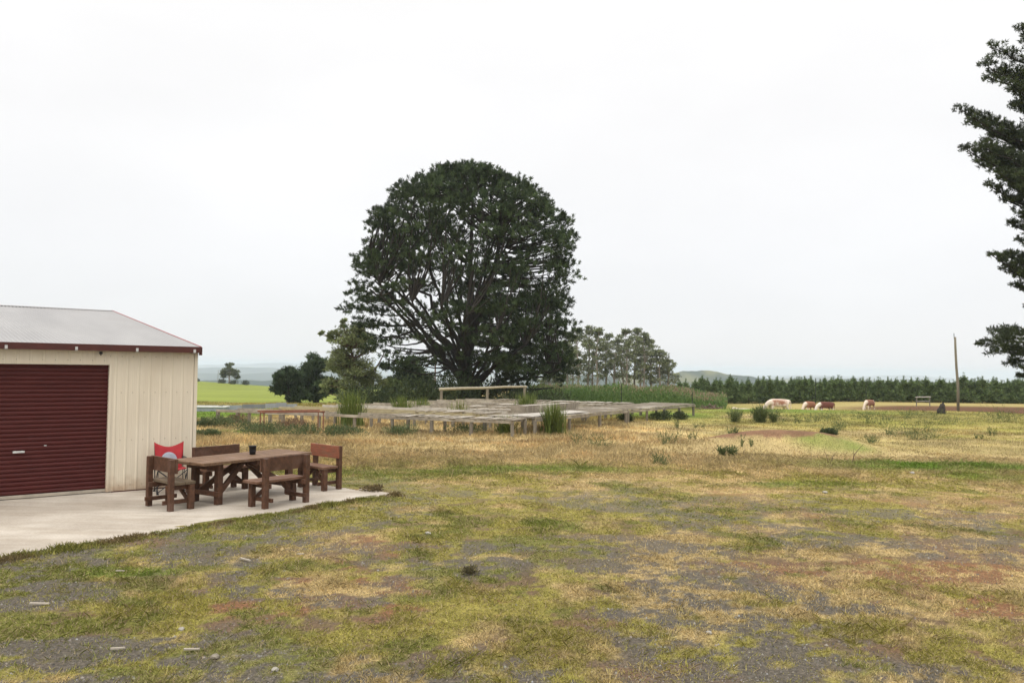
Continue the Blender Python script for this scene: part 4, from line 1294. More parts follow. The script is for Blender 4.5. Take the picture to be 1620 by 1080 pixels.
def round_tree(name, label, px, pybase, Y0, spec, seed, c1, c2, trunkm, group=None, L=.3, W=.1, n=60, k=5, trunk_r=.25, lean=0, flat=.8, fork=None):
    """tree whose crown is clumps; spec: list of (px, py, r px, count) blobs of the crown as seen"""
    rg = np.random.default_rng(seed)
    S = Y0 / FPX
    b = atY(px, pybase, Y0); zb = gz(b.x, Y0) - .1
    root = empty(name, (b.x, Y0, zb)); tag(root, label, 'tree', group)
    C = []; RD = []; paths = []
    hz = 0
    for (bx_, by_, r, cnt) in spec:
        q = atY(bx_, by_, Y0); cc = np.array([q.x - b.x, 0, q.z - zb]); rm = r * S
        for j in range(cnt):
            d = rg.normal(size=3); d /= np.linalg.norm(d)
            c = cc + d * rm * rg.uniform(.35, .85) * np.array([1, 1, .9])
            sz = rm * rg.uniform(.28, .45); C.append(c); RD.append([sz, sz, sz * flat]); hz = max(hz, c[2])
    C = np.array(C); RD = np.array(RD)
    top = np.array([C[:, 0].mean(), 0, hz * .8])
    tr_ = bez(np.array([0, 0, -.3]), np.array([lean, 0, hz * .4]), top, 8); tr_[2:-1, :2] += rg.normal(size=(5, 2)) * trunk_r * .5
    paths.append((tr_, np.linspace(trunk_r, trunk_r * .2, 8)))
    for c in C:
        dd = tr_ - c; cost = np.linalg.norm(dd, axis=1) + np.maximum(0, dd[:, 2]) * 3; i = int(np.argmin(cost)); i = min(i, 6)
        paths.append((bez(tr_[i], (tr_[i] + c) / 2 + [0, 0, .05 * np.linalg.norm(c - tr_[i])], c, 5), np.linspace(trunk_r * .3, trunk_r * .06, 5)))
    if fork is not None:
        for pts, r0 in fork:
            pp = [atY(x, y, Y0) for x, y in pts]; pp = np.array([[q.x - b.x, -.3, q.z - zb] for q in pp])
            paths.append((pp, np.linspace(r0, r0 * .4, len(pp))))
    V, F = tubes(paths, 6); link('trunk', np_mesh('trunk', V, F), trunkm, root, smooth=True)
    V, F, Cc = tufts(C, RD, n, k, L, W, c1, c2, rg, .35, .3)
    link('crown', np_mesh('crown', V, F, Cc), M['leaf'], root)
    return root


G1, G2 = (.135, .158, .068), (.27, .30, .135)
round_tree('pine_tree', 'dark round bushy pine at the foot of the green hill', 458, 638, 92, [(458, 602, 22, 34), (446, 612, 16, 16), (466, 622, 20, 20), (440, 596, 8, 6)], 31, (.028, .046, .024), (.055, .08, .038), M['pine_bark'], L=.42, W=.12, n=45, k=6, trunk_r=.4)
round_tree('pine_tree', 'dark pine with a taller rounded top right behind the bushy round one', 500, 638, 100, [(500, 580, 22, 26), (488, 600, 20, 22), (514, 612, 22, 26), (492, 624, 18, 18)], 32, (.030, .05, .026), (.06, .085, .04), M['pine_bark'], L=.42, W=.12, n=45, k=6, trunk_r=.45)
round_tree('gum_tree', 'loose grey green gum tree with brown trunk left of the huge pine', 562, 640, 78,
           [(552, 545, 34, 30), (580, 545, 22, 16), (535, 572, 26, 22), (562, 585, 36, 34), (590, 600, 24, 18), (560, 615, 34, 26), (528, 532, 12, 6), (566, 522, 14, 7), (508, 528, 5, 2), (520, 610, 18, 10), (545, 512, 8, 3)],
           33, G1, G2, M['brown_bark'], L=.22, W=.065, n=38, k=6, trunk_r=.34, flat=.8, fork=[([(590, 590), (600, 575), (608, 560), (606, 548)], .09)])
round_tree('pine_tree', 'dark low pine under the left limbs of the huge pine', 650, 632, 96, [(650, 592, 26, 24), (640, 606, 26, 24), (665, 606, 24, 22), (620, 612, 18, 12), (612, 580, 8, 4), (650, 575, 12, 7)], 34, (.027, .043, .022), (.05, .072, .034), M['pine_bark'], L=.4, W=.12, n=40, k=6, trunk_r=.35)
round_tree('bush_tree', 'small yellowish green bush tree between the gum and the huge pine', 625, 636, 84, [(622, 610, 15, 12), (630, 620, 16, 12), (612, 624, 16, 12)], 35, (.07, .10, .035), (.13, .16, .06), M['brown_bark'], L=.26, W=.08, n=40, k=6, trunk_r=.15)
# undergrowth at the foot of the huge pine
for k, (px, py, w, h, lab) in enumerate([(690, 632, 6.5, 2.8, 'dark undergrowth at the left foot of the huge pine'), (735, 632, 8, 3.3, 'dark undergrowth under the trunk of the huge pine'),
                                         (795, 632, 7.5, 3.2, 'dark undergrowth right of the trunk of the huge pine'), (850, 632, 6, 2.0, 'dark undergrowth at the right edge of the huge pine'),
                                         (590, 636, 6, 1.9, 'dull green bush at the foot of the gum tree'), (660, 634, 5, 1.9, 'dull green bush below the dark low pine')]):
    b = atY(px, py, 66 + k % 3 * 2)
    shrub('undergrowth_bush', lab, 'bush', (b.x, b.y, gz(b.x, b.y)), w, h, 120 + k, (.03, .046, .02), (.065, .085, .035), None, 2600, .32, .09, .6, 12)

# small gum and shrubs on the hill
round_tree('gum_tree', 'small lone gum tree standing on the crest of the green hill', 363, 606, 272, [(360, 588, 10, 8), (370, 590, 9, 7), (352, 593, 7, 4), (366, 580, 7, 4), (376, 597, 5, 3), (360, 578, 4, 2)], 36, (.07, .085, .045), (.13, .145, .075), M['gum_bark'], L=.6, W=.25, n=26, k=5, trunk_r=.35)
for k, (px, py, w, h, lab) in enumerate([(352, 606, 3.2, 1.6, 'dark bush left under the lone gum on the hill'), (368, 607, 3.4, 1.4, 'dark bush right under the lone gum on the hill'), (388, 609, 3.0, 1.7, 'small dark bush on the hill crest right of the lone gum'),
                                         (311, 604, 2.0, 1.0, 'tiny dark bush on the hill crest against the shed edge')]):
    b = atY(px, py, 270); shrub('hill_bush', lab, 'bush', (b.x, b.y, gz(b.x, b.y)), w, h, 140 + k, (.035, .045, .03), (.06, .07, .04), None, 500, .4, .16, .6, 6)
b = atY(344.5, 604, 268); mb = MB(); z0 = gz(b.x, b.y)
mb.rod([(0, 0, -.3), (.05, 0, atY(344.5, 585, 268).z - z0)], [.07, .05], 6); o = mb.build('pole', M['post']); o.location = (b.x, b.y, z0); tag(o, 'very thin far pole on the hill crest left of the lone gum', 'pole')

# tall gum plantation right of the big pine
specs = [(868, 575, 165, 4), (882, 548, 172, 5), (898, 528, 168, 6), (914, 520, 165, 6), (930, 516, 170, 6), (944, 520, 166, 6), (958, 530, 172, 5), (972, 538, 168, 5), (990, 522, 165, 7), (1004, 520, 170, 7),
         (1018, 527, 166, 7), (1030, 538, 170, 7), (1044, 556, 166, 6), (1056, 570, 168, 5), (938, 545, 176, 5), (985, 545, 178, 6), (1012, 545, 178, 6), (905, 550, 180, 5)]
gl = ['slim gum tree of the tall stand']
GUM = ['leftmost, half behind the huge pine', 'second from the left, low topped', 'third from the left', 'fourth from the left, tufted top', 'tallest of the left half, tufted top', 'sixth from the left, tufted top',
       'left of the gap in the middle', 'in the dip in the middle', 'with the peaked top right of the dip', 'tallest of the right half', 'just right of the tallest right one', 'on the falling right shoulder', 'next to last on the right', 'last and lowest on the right edge',
       'standing behind in the left half', 'standing behind the dip', 'standing behind the right half', 'standing far behind on the left']
for k, (px, ytop, Y0, nlev) in enumerate(specs):
    rg = np.random.default_rng(200 + k)
    S = Y0 / FPX; b = atY(px, 620, Y0); zb = gz(b.x, Y0) - .1
    ht = atY(px, ytop, Y0).z - zb
    root = empty('gum_tree', (b.x, Y0, zb)); tag(root, 'slim tall gum tree of the far stand, ' + GUM[k], 'tree', 'tall gums in the far stand')
    tr_ = np.array([[0, 0, -.3], [rg.uniform(-.2, .2), 0, ht * .3], [rg.uniform(-.4, .4), 0, ht * .6], [rg.uniform(-.5, .5), 0, ht * .94]])
    paths = [(tr_, [.26, .2, .14, .03])]
    C = []; RD = []
    wmax = 2.6 if px < 1030 else 3.0
    nC = 58 if k < 14 else 36
    for j in range(nC):
        f = rg.uniform(0, 1) ** .75
        z = ht * (.26 + .74 * f)
        prof = (.5 + .5 * math.sin(math.pi * min(1, f * 1.02) ** .8)) * wmax * (1 - .55 * f ** 4)
        a = rg.uniform(0, 6.28); q = math.sqrt(rg.uniform(.05, 1)) * prof
        tx = np.interp(z, tr_[:, 2], tr_[:, 0])
        c = np.array([tx + q * math.cos(a), q * math.sin(a), z]); s = rg.uniform(.38, .75) * (1.05 - .3 * f)
        C.append(c); RD.append([s * 1.3, s * 1.3, s * .62])
        zs0 = max(ht * .2, z - q * .9 - .6)
        st = np.array([np.interp(zs0, tr_[:, 2], tr_[:, 0]), 0, zs0])
        if j % 2: paths.append((bez(st, (st + c) / 2 + [0, 0, .15], c, 4), np.linspace(.06, .018, 4)))
    V, F = tubes(paths, 6); link('trunk', np_mesh('trunk', V, F), M['gum_bark'], root, smooth=True)
    V, F, Cc = tufts(np.array(C), np.array(RD), 13, 5, .40, .15, (.10, .122, .065), (.20, .22, .115), rg, .25, .35)
    link('crown', np_mesh('crown', V, F, Cc), M['leaf'], root)

# pink topped weeds between the benches and the plantation: one uncountable band
rg = np.random.default_rng(301)
n = 26000
yy = rg.uniform(84, 98, n); pxx = rg.uniform(838, 1150, n)
xx = (pxx - 810) / FPX * yy
hh = (1.4 + 1.5 * fbm(xx, yy, 2.5, 7, 3)) * (1 - .45 * sst(1060, 1150, pxx))
t = rg.uniform(0.05, 1, n) ** .7
P = np.stack([xx, yy, height(xx, yy) + hh * t], 1)
D = np.stack([rg.normal(size=n) * .4, rg.normal(size=n) * .4, np.ones(n)], 1)
pk = .8 * (sst(.76, .97, t + rg.normal(size=n) * .1) * sst(.42, .6, fbm(xx, yy, 3.5, 9, 3)))[:, None]
m_ = rg.uniform(0, 1, (n, 1))
c = (np.array([.085, .15, .042]) * (1 - m_) + np.array([.15, .225, .07]) * m_) * (1 - pk) + np.array([.33, .215, .16]) * pk
V, F, C = diamonds(P, D, .34 * rg.uniform(.6, 1.3, n), .10, c)
o = link('tall_weeds', np_mesh('tall_weeds', V, F, C), M['leaf'])
tag(o, 'band of tall green weeds with pinkish tops behind the benches', 'weeds', kind='stuff')

# young pine plantation: real trees, several mesh kinds copied
protos = []
for k in range(7):
    rg = np.random.default_rng(400 + k)
    ht = 3.0
    paths = [(np.array([[0, 0, -.3], [.02, 0, 1.5], [0, 0, ht - .1]]), [.05, .035, .01])]
    C = []; RD = []
    for j in range(44):
        f = ((j + .5) / 44) ** 1.15; z = .02 + f * (ht - .3)
        r_ = 1.0 * (1 - f) ** .95 * rg.uniform(.35, 1.0); a = j * 2.4 + rg.uniform(-.4, .4)
        c = np.array([r_ * math.cos(a), r_ * math.sin(a), z + r_ * .25]); C.append(c); s = .36 * (1 - f * .55)
        RD.append([s, s, s * .9])
    V1, F1 = tubes(paths, 6)
    V2, F2, C2 = tufts(np.array(C), np.array(RD), 9, 6, .30, .06, (.062, .100, .036), (.15, .20, .075), rg, 1.1, .2)
    # leader
    nl = 46; zt = rg.uniform(ht - .6, ht + .35, nl); Pl = np.stack([rg.normal(size=nl) * .03, rg.normal(size=nl) * .03, zt], 1); Dl = np.stack([rg.normal(size=nl) * .5, rg.normal(size=nl) * .5, np.ones(nl)], 1)
    V3, F3, C3 = diamonds(Pl, Dl, .26, .05, np.tile([.08, .12, .045], (nl, 1)))
    V, F, C = join([(V1, F1, np.tile([.09, .07, .05], (len(V1), 1))), (V2, F2, C2), (V3, F3, C3)])
    protos.append(np_mesh('young_pine', V, F, C)); protos[-1].materials.append(M['leaf'])
rg = np.random.default_rng(450)
cnt = 0
for row, Y0 in enumerate((106, 109, 112.5, 117, 122)):
    pxa = 1075 + row * 6; n_ = 56
    for j in range(n_):
        px = pxa + (1700 - pxa) * (j + rg.uniform(-.25, .25) + (row % 2) * .5) / n_
        Yj = Y0 + rg.uniform(-1, 1)
        b = atY(px, 640, Yj); z = gz(b.x, Yj)
        s = (.83 if px > 1130 else .80) * rg.uniform(.78, 1.16) * (1.18 if rg.random() < .08 else 1)
        o = bpy.data.objects.new('young_pine', protos[int(rg.integers(0, 7))]); COL.objects.link(o)
        o.location = (b.x, Yj, z); wd = rg.uniform(1.15, 1.7); o.scale = (s * wd, s * wd, s * 1.06); o.rotation_euler = (0, 0, rg.uniform(0, 6.28))
        tag(o, 'young dark green pine in the dense plantation row beyond the cows', 'tree', 'young pines in the plantation row'); cnt += 1

# ------------------------------------------------------------------ poles, stump, posts
b = atY(1516, 652, 70); z0 = gz(b.x, 70)
pts = [atY(x, y, 70) for x, y in ((1516, 652), (1515.5, 610), (1513, 580), (1511.5, 550), (1511, 533))]
mb = MB(); mb.rod([(q.x - b.x, 0, q.z - z0) if i else (0, 0, -.4) for i, q in enumerate(pts)], [.115, .11, .10, .09, .085], 10)
root = empty('pole', (b.x, 70, z0)); tag(root, 'tall bare crooked wooden pole in the field right of the cows', 'pole')
mb.build('shaft', mat('pale_pole', (.25, .225, .165), (.17, .15, .11), scale=4, rough=.9, stretch=(2, 2, .3)), root, smooth=True)
q = atY(1511, 533, 70); mb = MB(); mb.rod([(q.x - b.x - .08, 0, q.z - z0 - .15), (q.x - b.x - .10, 0, q.z - z0 + .32)], .025, 6); mb.build('bracket', M['dark'], root)
# stump
b = at(1490, 657); z0 = gz(b.x, b.y); mb = MB()
mb.rod([(0, 0, -.15), (0, 0, .1), (.02, 0, .4), (.05, .02, .55)], [.24, .19, .16, .12], 9); mb.rod([(-.16, 0, -.1), (-.17, 0, .22), (-.12, 0, .34)], [.13, .10, .05], 7); mb.rod([(.04, 0, .5), (.10, .02, .68)], [.09, .02], 7)
o = mb.build('stump', M['char'], smooth=True); o.location = (b.x, b.y, z0); tag(o, 'dark jagged tree stump left of the tall bare pole', 'stump')
# pale rail gate
p0 = atY(1450, 644, 88); p1 = atY(1471, 643, 88); z0 = gz(p0.x, 88)
gt = empty('gate', (p0.x, 88, z0)); tag(gt, 'small pale rail gate before the plantation, left of the stump', 'gate')
L = p1.x - p0.x; zt = atY(1460, 640, 88).z - z0
zt = max(zt, 1.0)
for x in (0, L):
    mb = MB(); mb.rod([(x, 0, -.2), (x, 0, zt)], .05, 6); mb.build('post', M['post'], gt)
mb = MB(); mb.rod([(-.1, 0, zt - .05), (L + .1, 0, zt)], .06, 6); mb.rod([(0, 0, zt - .5), (L, 0, zt - .45)], .03, 6); mb.build('rail', M['pale_board'], gt)
# star pickets
for (px, yt, Y0, lab) in [(983, 608, 60, 'thin black steel picket standing behind the slatted bench'), (1095, 620, 60, 'thin dark steel picket behind the far right bench end'), (1370, 600, 86, 'thin grey picket before the plantation above the single calf'), (1290, 598, 88, 'thin grey picket before the plantation behind the brown cows')]:
    b = atY(px, 640, Y0); z0 = gz(b.x, Y0); h = atY(px, yt, Y0).z - z0
    mb = MB()
    for a in (0, 2.09, 4.19):
        mb.beam((math.cos(a) * .012, math.sin(a) * .012, -.3), (math.cos(a) * .012, math.sin(a) * .012, h), .012, .03, (math.cos(a), math.sin(a), 0))
    o = mb.build('fence_picket', M['dark']); o.location = (b.x, Y0, z0); tag(o, lab, 'picket')
# power pole far behind the pine limbs
b = atY(688, 620, 150); z0 = gz(b.x, 150); h = atY(688, 560, 150).z - z0
pp = empty('power_pole', (b.x, 150, z0)); tag(pp, 'far power pole with a crossarm seen under the pine limbs', 'pole')
mb = MB(); mb.rod([(0, 0, -.3), (0, 0, h)], .13, 8); mb.build('shaft', M['brown_bark'], pp)
mb = MB(); mb.box(-.75, .75, -.19, -.13, h - .35, h - .2); mb.build('crossarm', M['brown_bark'], pp)
# heap of branches
b = atY(1123, 643, 74); z0 = gz(b.x, 74); rg = np.random.default_rng(77); mb = MB()
for k in range(46):
    a = rg.uniform(0, 6.28); r_ = rg.uniform(0, 1.0); x, y = r_ * math.cos(a), r_ * math.sin(a); l = rg.uniform(.5, 1.2); e = rg.uniform(-.2, .9); z = rg.uniform(.05, .5) * (1.2 - r_)
    dx, dy = math.cos(a + rg.uniform(-1, 1)), math.sin(a + rg.uniform(-1, 1))
    mb.rod([(x - dx * l * .5, y - dy * l * .5, max(0, z - e * l * .3)), (x, y, z + .1), (x + dx * l * .5, y + dy * l * .5, z + e * l * .5)], [.05, .04, .015], 5)
o = mb.build('branch_heap', mat('dead_branches', (.19, .13, .10), (.1, .07, .055), scale=5, rough=.95)); o.location = (b.x, 74, z0 + .25); tag(o, 'heap of dead brown branches right of the bench ends', 'brushwood')

# ------------------------------------------------------------------ cattle
def hide(name, cream, brown, kind):
    m, nt, b, out = new_mat(name)
    tc = node(nt, 'ShaderNodeTexCoord'); sx = node(nt, 'ShaderNodeSeparateXYZ'); nt.links.new(tc.outputs['Object'], sx.inputs[0])
    n = node(nt, 'ShaderNodeTexNoise'); n.inputs['Scale'].default_value = 3.2; n.inputs['Detail'].default_value = 5; nt.links.new(tc.outputs['Object'], n.inputs['Vector'])
    def mr(sock, a, b_, c, d):
        k = node(nt, 'ShaderNodeMapRange'); k.inputs[1].default_value = a; k.inputs[2].default_value = b_; k.inputs[3].default_value = c; k.inputs[4].default_value = d
        nt.links.new(sock, k.inputs[0]); return k.outputs[0]
    def op(o, a, b_):
        k = node(nt, 'ShaderNodeMath', operation=o)
        for i, v in enumerate((a, b_)):
            if isinstance(v, (int, float)): k.inputs[i].default_value = v
            else: nt.links.new(v, k.inputs[i])
        return k.outputs[0]
    nz = mr(n.outputs[0], 0, 1, -.25, .25)
    x = op('ADD', sx.outputs[0], nz); z = op('ADD', sx.outputs[2], op('MULTIPLY', nz, .6))
    if kind == 'roan':
        a = op('MULTIPLY', mr(x, -.62, -.42, 0, 1), mr(x, .45, .72, 1, 0)); a = op('MULTIPLY', a, mr(z, .72, .92, 0, 1)); a = op('MULTIPLY', a, mr(z, 1.22, 1.36, 1, .15))
        a = op('MULTIPLY', a, mr(n.outputs[0], .38, .55, .25, 1))
    else:
        a = op('MULTIPLY', mr(x, -.72, -.55, 0, 1), mr(z, .55, .70, 0, 1))
        if kind == 'rump': a = op('MULTIPLY', a, mr(x, .62, .8, 1, 0))
    mx = node(nt, 'ShaderNodeMixRGB'); mx.inputs[1].default_value = (*cream, 1); mx.inputs[2].default_value = (*brown, 1)
    nt.links.new(a, mx.inputs[0]); nt.links.new(mx.outputs[0], b.inputs['Base Color']); b.inputs['Roughness'].default_value = .85
    return m


def cow(px, Y0, scale, rz, label, hm, lying=False, back_py=None):
    """continuous body grown over a skeleton; local -x is the head end"""
    vs = []; es = []; rad = []
    def v(p, r): vs.append(p); rad.append(r if isinstance(r, tuple) else (r, r)); return len(vs) - 1
    zl = -.62 if lying else 0
    pel = v((.62, 0, 1.06), (.27, .30)); rump = v((.86, 0, 1.10), (.20, .22)); belly = v((.15, 0, .98), (.33, .37)); ch = v((-.35, 0, 1.0), (.31, .36)); sh = v((-.66, 0, 1.06), (.22, .28))
    es += [(pel, rump), (pel, belly), (belly, ch), (ch, sh)]
    if lying:
        n1 = v((-.92, 0, 1.22), .16); n2 = v((-1.12, 0, 1.36), .13); h1 = v((-1.28, 0, 1.36), .125); h2 = v((-1.52, 0, 1.22), .085)
    else:
        n1 = v((-.95, 0, .88), (.15, .20)); n2 = v((-1.15, 0, .58), (.12, .16)); h1 = v((-1.24, 0, .36), (.115, .13)); h2 = v((-1.36, 0, .12), .08)
    es += [(sh, n1), (n1, n2), (n2, h1), (h1, h2)]
    for s in (-1, 1):
        e0 = v((h1 and vs[h1][0] + .06, s * .11, vs[h1][2] + .05), .045); e1 = v((vs[h1][0] + .09, s * .24, vs[h1][2] + .03), .03); es += [(h1, e0), (e0, e1)]
        if lying:
            a = v((-.55, s * .26, .78), .12); b_ = v((-.9, s * .3, .70), .07); c_ = v((-.6, s * .32, .67), .05); es += [(ch, a), (a, b_), (b_, c_)]
            a = v((.55, s * .3, .82), .16); b_ = v((.25, s * .42, .74), .09); c_ = v((.6, s * .46, .68), .05); es += [(pel, a), (a, b_), (b_, c_)]
        else:
            a = v((-.52, s * .19, .80), .13); b_ = v((-.55 + s * .05, s * .2, .45), .075); c_ = v((-.54 + s * .06, s * .2, .18), .05); d_ = v((-.56 + s * .06, s * .2, .03), .06); es += [(ch, a), (a, b_), (b_, c_), (c_, d_)]
            a = v((.62, s * .2, .82), .17); b_ = v((.60 - s * .05, s * .21, .62), .11); c_ = v((.78 - s * .06, s * .21, .42), .06); d_ = v((.74 - s * .06, s * .21, .18), .05); f_ = v((.70 - s * .06, s * .21, .03), .06); es += [(pel, a), (a, b_), (b_, c_), (c_, d_), (d_, f_)]
    t0 = v((1.02, 0, 1.18), .05); t1 = v((1.09, 0, .95), .035); t2 = v((1.08, 0, .72), .03); t3 = v((1.08, 0, .5), .045); es += [(rump, t0), (t0, t1), (t1, t2), (t2, t3)]
    me = bpy.data.meshes.new('cow'); me.from_pydata([(a, b_, c + zl) for a, b_, c in vs], es, [])
    o = bpy.data.objects.new('cow', me); COL.objects.link(o)
    sk = o.modifiers.new('skin', 'SKIN'); sk.use_smooth_shade = True
    for i, d in enumerate(me.skin_vertices[0].data):
        d.radius = rad[i]; d.use_root = (i == 0)
    sb = o.modifiers.new('sub', 'SUBSURF'); sb.levels = 2; sb.render_levels = 2
    me.materials.append(hm)
    b = atY(px, 640, Y0); z0 = gz(b.x, Y0)
    o.location = (b.x, Y0, z0); o.rotation_euler = (0, 0, rz); o.scale = (scale,) * 3
    tag(o, label, 'cow', 'cattle in the field')
    return o


CR = (.62, .52, .42)
cow(1231, 75, 1.12, R(8), 'large cream white cow with a brown flank, grazing head down', hide('roan_hide', (.66, .56, .47), (.30, .14, .085), 'roan'))
cow(1280, 80, .92, R(38), 'middle sized red brown calf with a pale front, nearest the cream cow', hide('brown_hide', CR, (.24, .105, .055), 'plain'))
cow(1306, 79, .92, R(14), 'dark red brown cow with white neck, grazing right of the brown calf', hide('dark_brown_hide', (.66, .6, .52), (.12, .04, .028), 'plain'))
cow(1375, 80, .85, R(40), 'small brown calf alone at the right, pale at both ends', hide('calf_hide', CR, (.22, .10, .06), 'rump'))
cow(1176, 74, .80, R(20), 'pale cow lying in the grass left of the cream cow', hide('pale_hide', (.62, .53, .43), (.42, .29, .2), 'roan'), True)

# ------------------------------------------------------------------ litter on the lawn
rg = random.Random(12)
def chip(px, py, L, w, ang, label, name='wood_strip', m='stick'):
    p = at(px, py); mb = MB(); z = gz(p.x, p.y)
    L *= .75; w *= .7
    mb.hexa([(-L / 2, -w / 2, 0), (L / 2, -w * .3, 0.004), (L / 2, w * .35, 0.004), (-L / 2, w / 2, 0), (-L / 2, -w / 2, .014), (L / 2, -w * .3, .016), (L / 2, w * .35, .016), (-L / 2, w / 2, .014)])
    o = mb.build(name, M[m]); o.location = (p.x, p.y, z + .02); o.rotation_euler = (0, R(3), R(ang)); tag(o, label, 'stick' if m == 'stick' else 'stone')
chip(388, 888, .24, .035, -32, 'pale wood strip on the lawn below the near bench')
chip(62, 960, .24, .045, 8, 'pale flat wood strip at the left on the gravel')
chip(186, 1030, .15, .03, 20, 'pale wood splinter near the bottom left on the gravel')
chip(303, 1029, .17, .028, 10, 'pale wood splinter lying right of the other bottom left one')
chip(190, 906, .13, .018, 5, 'thin pale twig on the bright green patch at the left')
chip(475, 880, .12, .03, 10, 'short pale splinter on the lawn right of the longer strip')
def stone(px, py, r, label, m='stone'):
    p = at(px, py); bm = bmesh.new(); bmesh.ops.create_icosphere(bm, subdivisions=2, radius=r)
    for v in bm.verts:
        v.co *= 1 + rg.uniform(-.16, .16); v.co.z *= .62
    me = bpy.data.meshes.new('stone'); bm.to_mesh(me); bm.free(); o = link('stone', me, M[m], smooth=False); o.location = (p.x, p.y, gz(p.x, p.y) + r * .35)
    tag(o, label, 'stone')
stone(677, 845, .045, 'white stone alone in the middle of the lawn')
stone(340, 1040, .04, 'grey stone in the gravel near the bottom left', 'post')
stone(287, 995, .03, 'small pale stone in the gravel left of the lawn middle')
stone(1305, 780, .05, 'pale stone in the grass at the right of the lawn')
stone(1122, 1004, .03, 'pale stone near the bottom right of the lawn')
stone(1443, 750, .06, 'white stone in the bright green strip at the right')
stone(435, 1062, .03, 'pale stone low on the gravel left of centre')
stone(180, 860, .03, 'orange brown stone on the slab edge grass at the left', 'rust')

# ------------------------------------------------------------------ grass (uncountable)
def in_view(x, y, pad=2.5):
    return np.abs(x) < y * .64 + pad


def scatter_r(n, r0, r1, rg, pw=1.6):
    """points in front of the place the photograph was taken from, thinner further out"""
    u = rg.uniform(0, 1, n); e = 2 - pw
    r_ = (r0 ** e + u * (r1 ** e - r0 ** e)) ** (1 / e)
    w = r_ * .66 + 2.0
    x = rg.uniform(-1, 1, n) * w
    return x, r_


rg = np.random.default_rng(500)
# turf of the yard
N = 270000
x, y = scatter_r(N, 4.9, 24.0, rg, 1.35)
f = fields(x, y)
keep = ~in_slab(x, y, -.02)
dens = (.17 + .83 * f['cov']) * (1 - .7 * f['dsoil'])
clump = sst(.40, .60, fbm(x, y, .20, 91, 3))
keep &= rg.uniform(size=N) < np.clip(dens, .05, 1) * (.45 + .55 * clump)
x = x[keep]; y = y[keep]
f = {k: v[keep] for k, v in f.items()}
pl, _ = cover_color(x, y, f)
kb = 6
n = len(x)
hgt = .80 * (.022 + .035 * fbm(x, y, .8, 95, 3) ** 1.5 * 1.6) * (1 + .25 * f['bright'] + 1.0 * sst(16, 22, y))
X = np.repeat(x, kb) + rg.normal(size=n * kb) * .022; Yb = np.repeat(y, kb) + rg.normal(size=n * kb) * .022
rr = np.repeat(y, kb)
D = np.stack([rg.normal(size=n * kb) * .9, rg.normal(size=n * kb) * .9, rg.uniform(.35, 1.3, n * kb)], 1)
tone = (.62 + .76 * fbm(x, y, .35, 103, 3))[:, None] * rg.uniform(.85, 1.15, (n, 1))
col = np.repeat(pl * tone, kb, 0) * rg.uniform(.58, 1.45, (n * kb, 1))
dry = (rg.uniform(size=n * kb) < .22 * (1 - .8 * np.repeat(f['bright'], kb)))[:, None]
col = np.where(dry, np.array([.45, .36, .205]) * rg.uniform(.7, 1.15, (n * kb, 1)), col)
P = np.stack([X, Yb, height(X, Yb) - .004], 1)
V, F, C = blades(P, D, np.repeat(hgt, kb) * rg.uniform(.6, 1.7, n * kb) * np.where(rg.uniform(size=n * kb) < .05, 2.2, 1), .0028 + .00036 * rr, col, .5)
o = link('grass', np_mesh('grass', V, F, C), M['grass'])
tag(o, 'short patchy green and straw coloured turf growing through the gravel', 'grass', kind='stuff')

# loose gravel lying on the yard
rg = np.random.default_rng(510)
N = 150000
x, y = scatter_r(N, 4.9, 16.0, rg, 1.2)
f = fields(x, y)
keep = ~in_slab(x, y, .05) & (rg.uniform(size=N) < (.06 + .94 * f['gravel'] + .25 * f['soil']) * (1 - .8 * f['cov']))
x = x[keep]; y = y[keep]; n = len(x)
sz = .005 * rg.uniform(.6, 1.6, n) + .006 * (rg.uniform(size=n) < .12) * rg.uniform(.5, 1.6, n)
a = rg.uniform(0, 6.28, n); z = height(x, y)
V = np.zeros((n, 5, 3))
for k in range(4):
    r_ = sz * rg.uniform(.7, 1.3, n); V[:, k] = np.stack([x + r_ * np.cos(a + k * 1.57), y + r_ * np.sin(a + k * 1.57), z - .001], 1)
V[:, 4] = np.stack([x + rg.normal(size=n) * .15 * sz, y + rg.normal(size=n) * .15 * sz, z + sz * rg.uniform(.7, 1.2, n)], 1)
i = np.arange(n)[:, None] * 5
F = np.concatenate([i + np.array([[k, (k + 1) % 4, 4]]) for k in range(4)])
c = np.array([.115, .104, .088]) * np.exp(rg.normal(size=(n, 1)) * .45) * (1 + rg.normal(size=(n, 3)) * .04)
o = link('gravel', np_mesh('gravel', V.reshape(-1, 3), F, np.repeat(np.clip(c, .02, .26), 5, 0)), M['grit'])
tag(o, 'loose grey gravel showing between the tufts of grass', 'gravel', kind='stuff')

# thicker green edge along the slab
rg = np.random.default_rng(501)
n = 16000
t = rg.uniform(0, 1, n); x0, y0 = SLAB[3]; x1, y1 = SLAB[0]
L = math.hypot(x1 - x0, y1 - y0); dx, dy = (x1 - x0) / L, (y1 - y0) / L
wig = (fbm(t * L, t * 0, .7, 3, 3) - .5) * .34
off = np.abs(rg.normal(size=n)) * .14 - .045 + wig * .16
x = x0 + dx * t * L + dy * off; y = y0 + dy * t * L - dx * off
hg = (.035 + .075 * sst(.3, .8, fbm(t * L, t * 0 + 4, .5, 8, 3))) * rg.uniform(.6, 1.5, n)
m_ = rg.uniform(0, 1, (n, 1)); c = GREEN * (1 - m_) * .9 + OLIVE * m_ * .9
br = (sst(.60, .7, fbm(x, y, .5, 97, 2)) * .8)[:, None]; c = c * (1 - br) + np.array([.19, .13, .07]) * br
c = c * rg.uniform(.6, 1.35, (n, 1))
P = np.stack([x, y, np.maximum(height(x, y), np.where(in_slab(x, y), .04, -1)) - .004], 1)
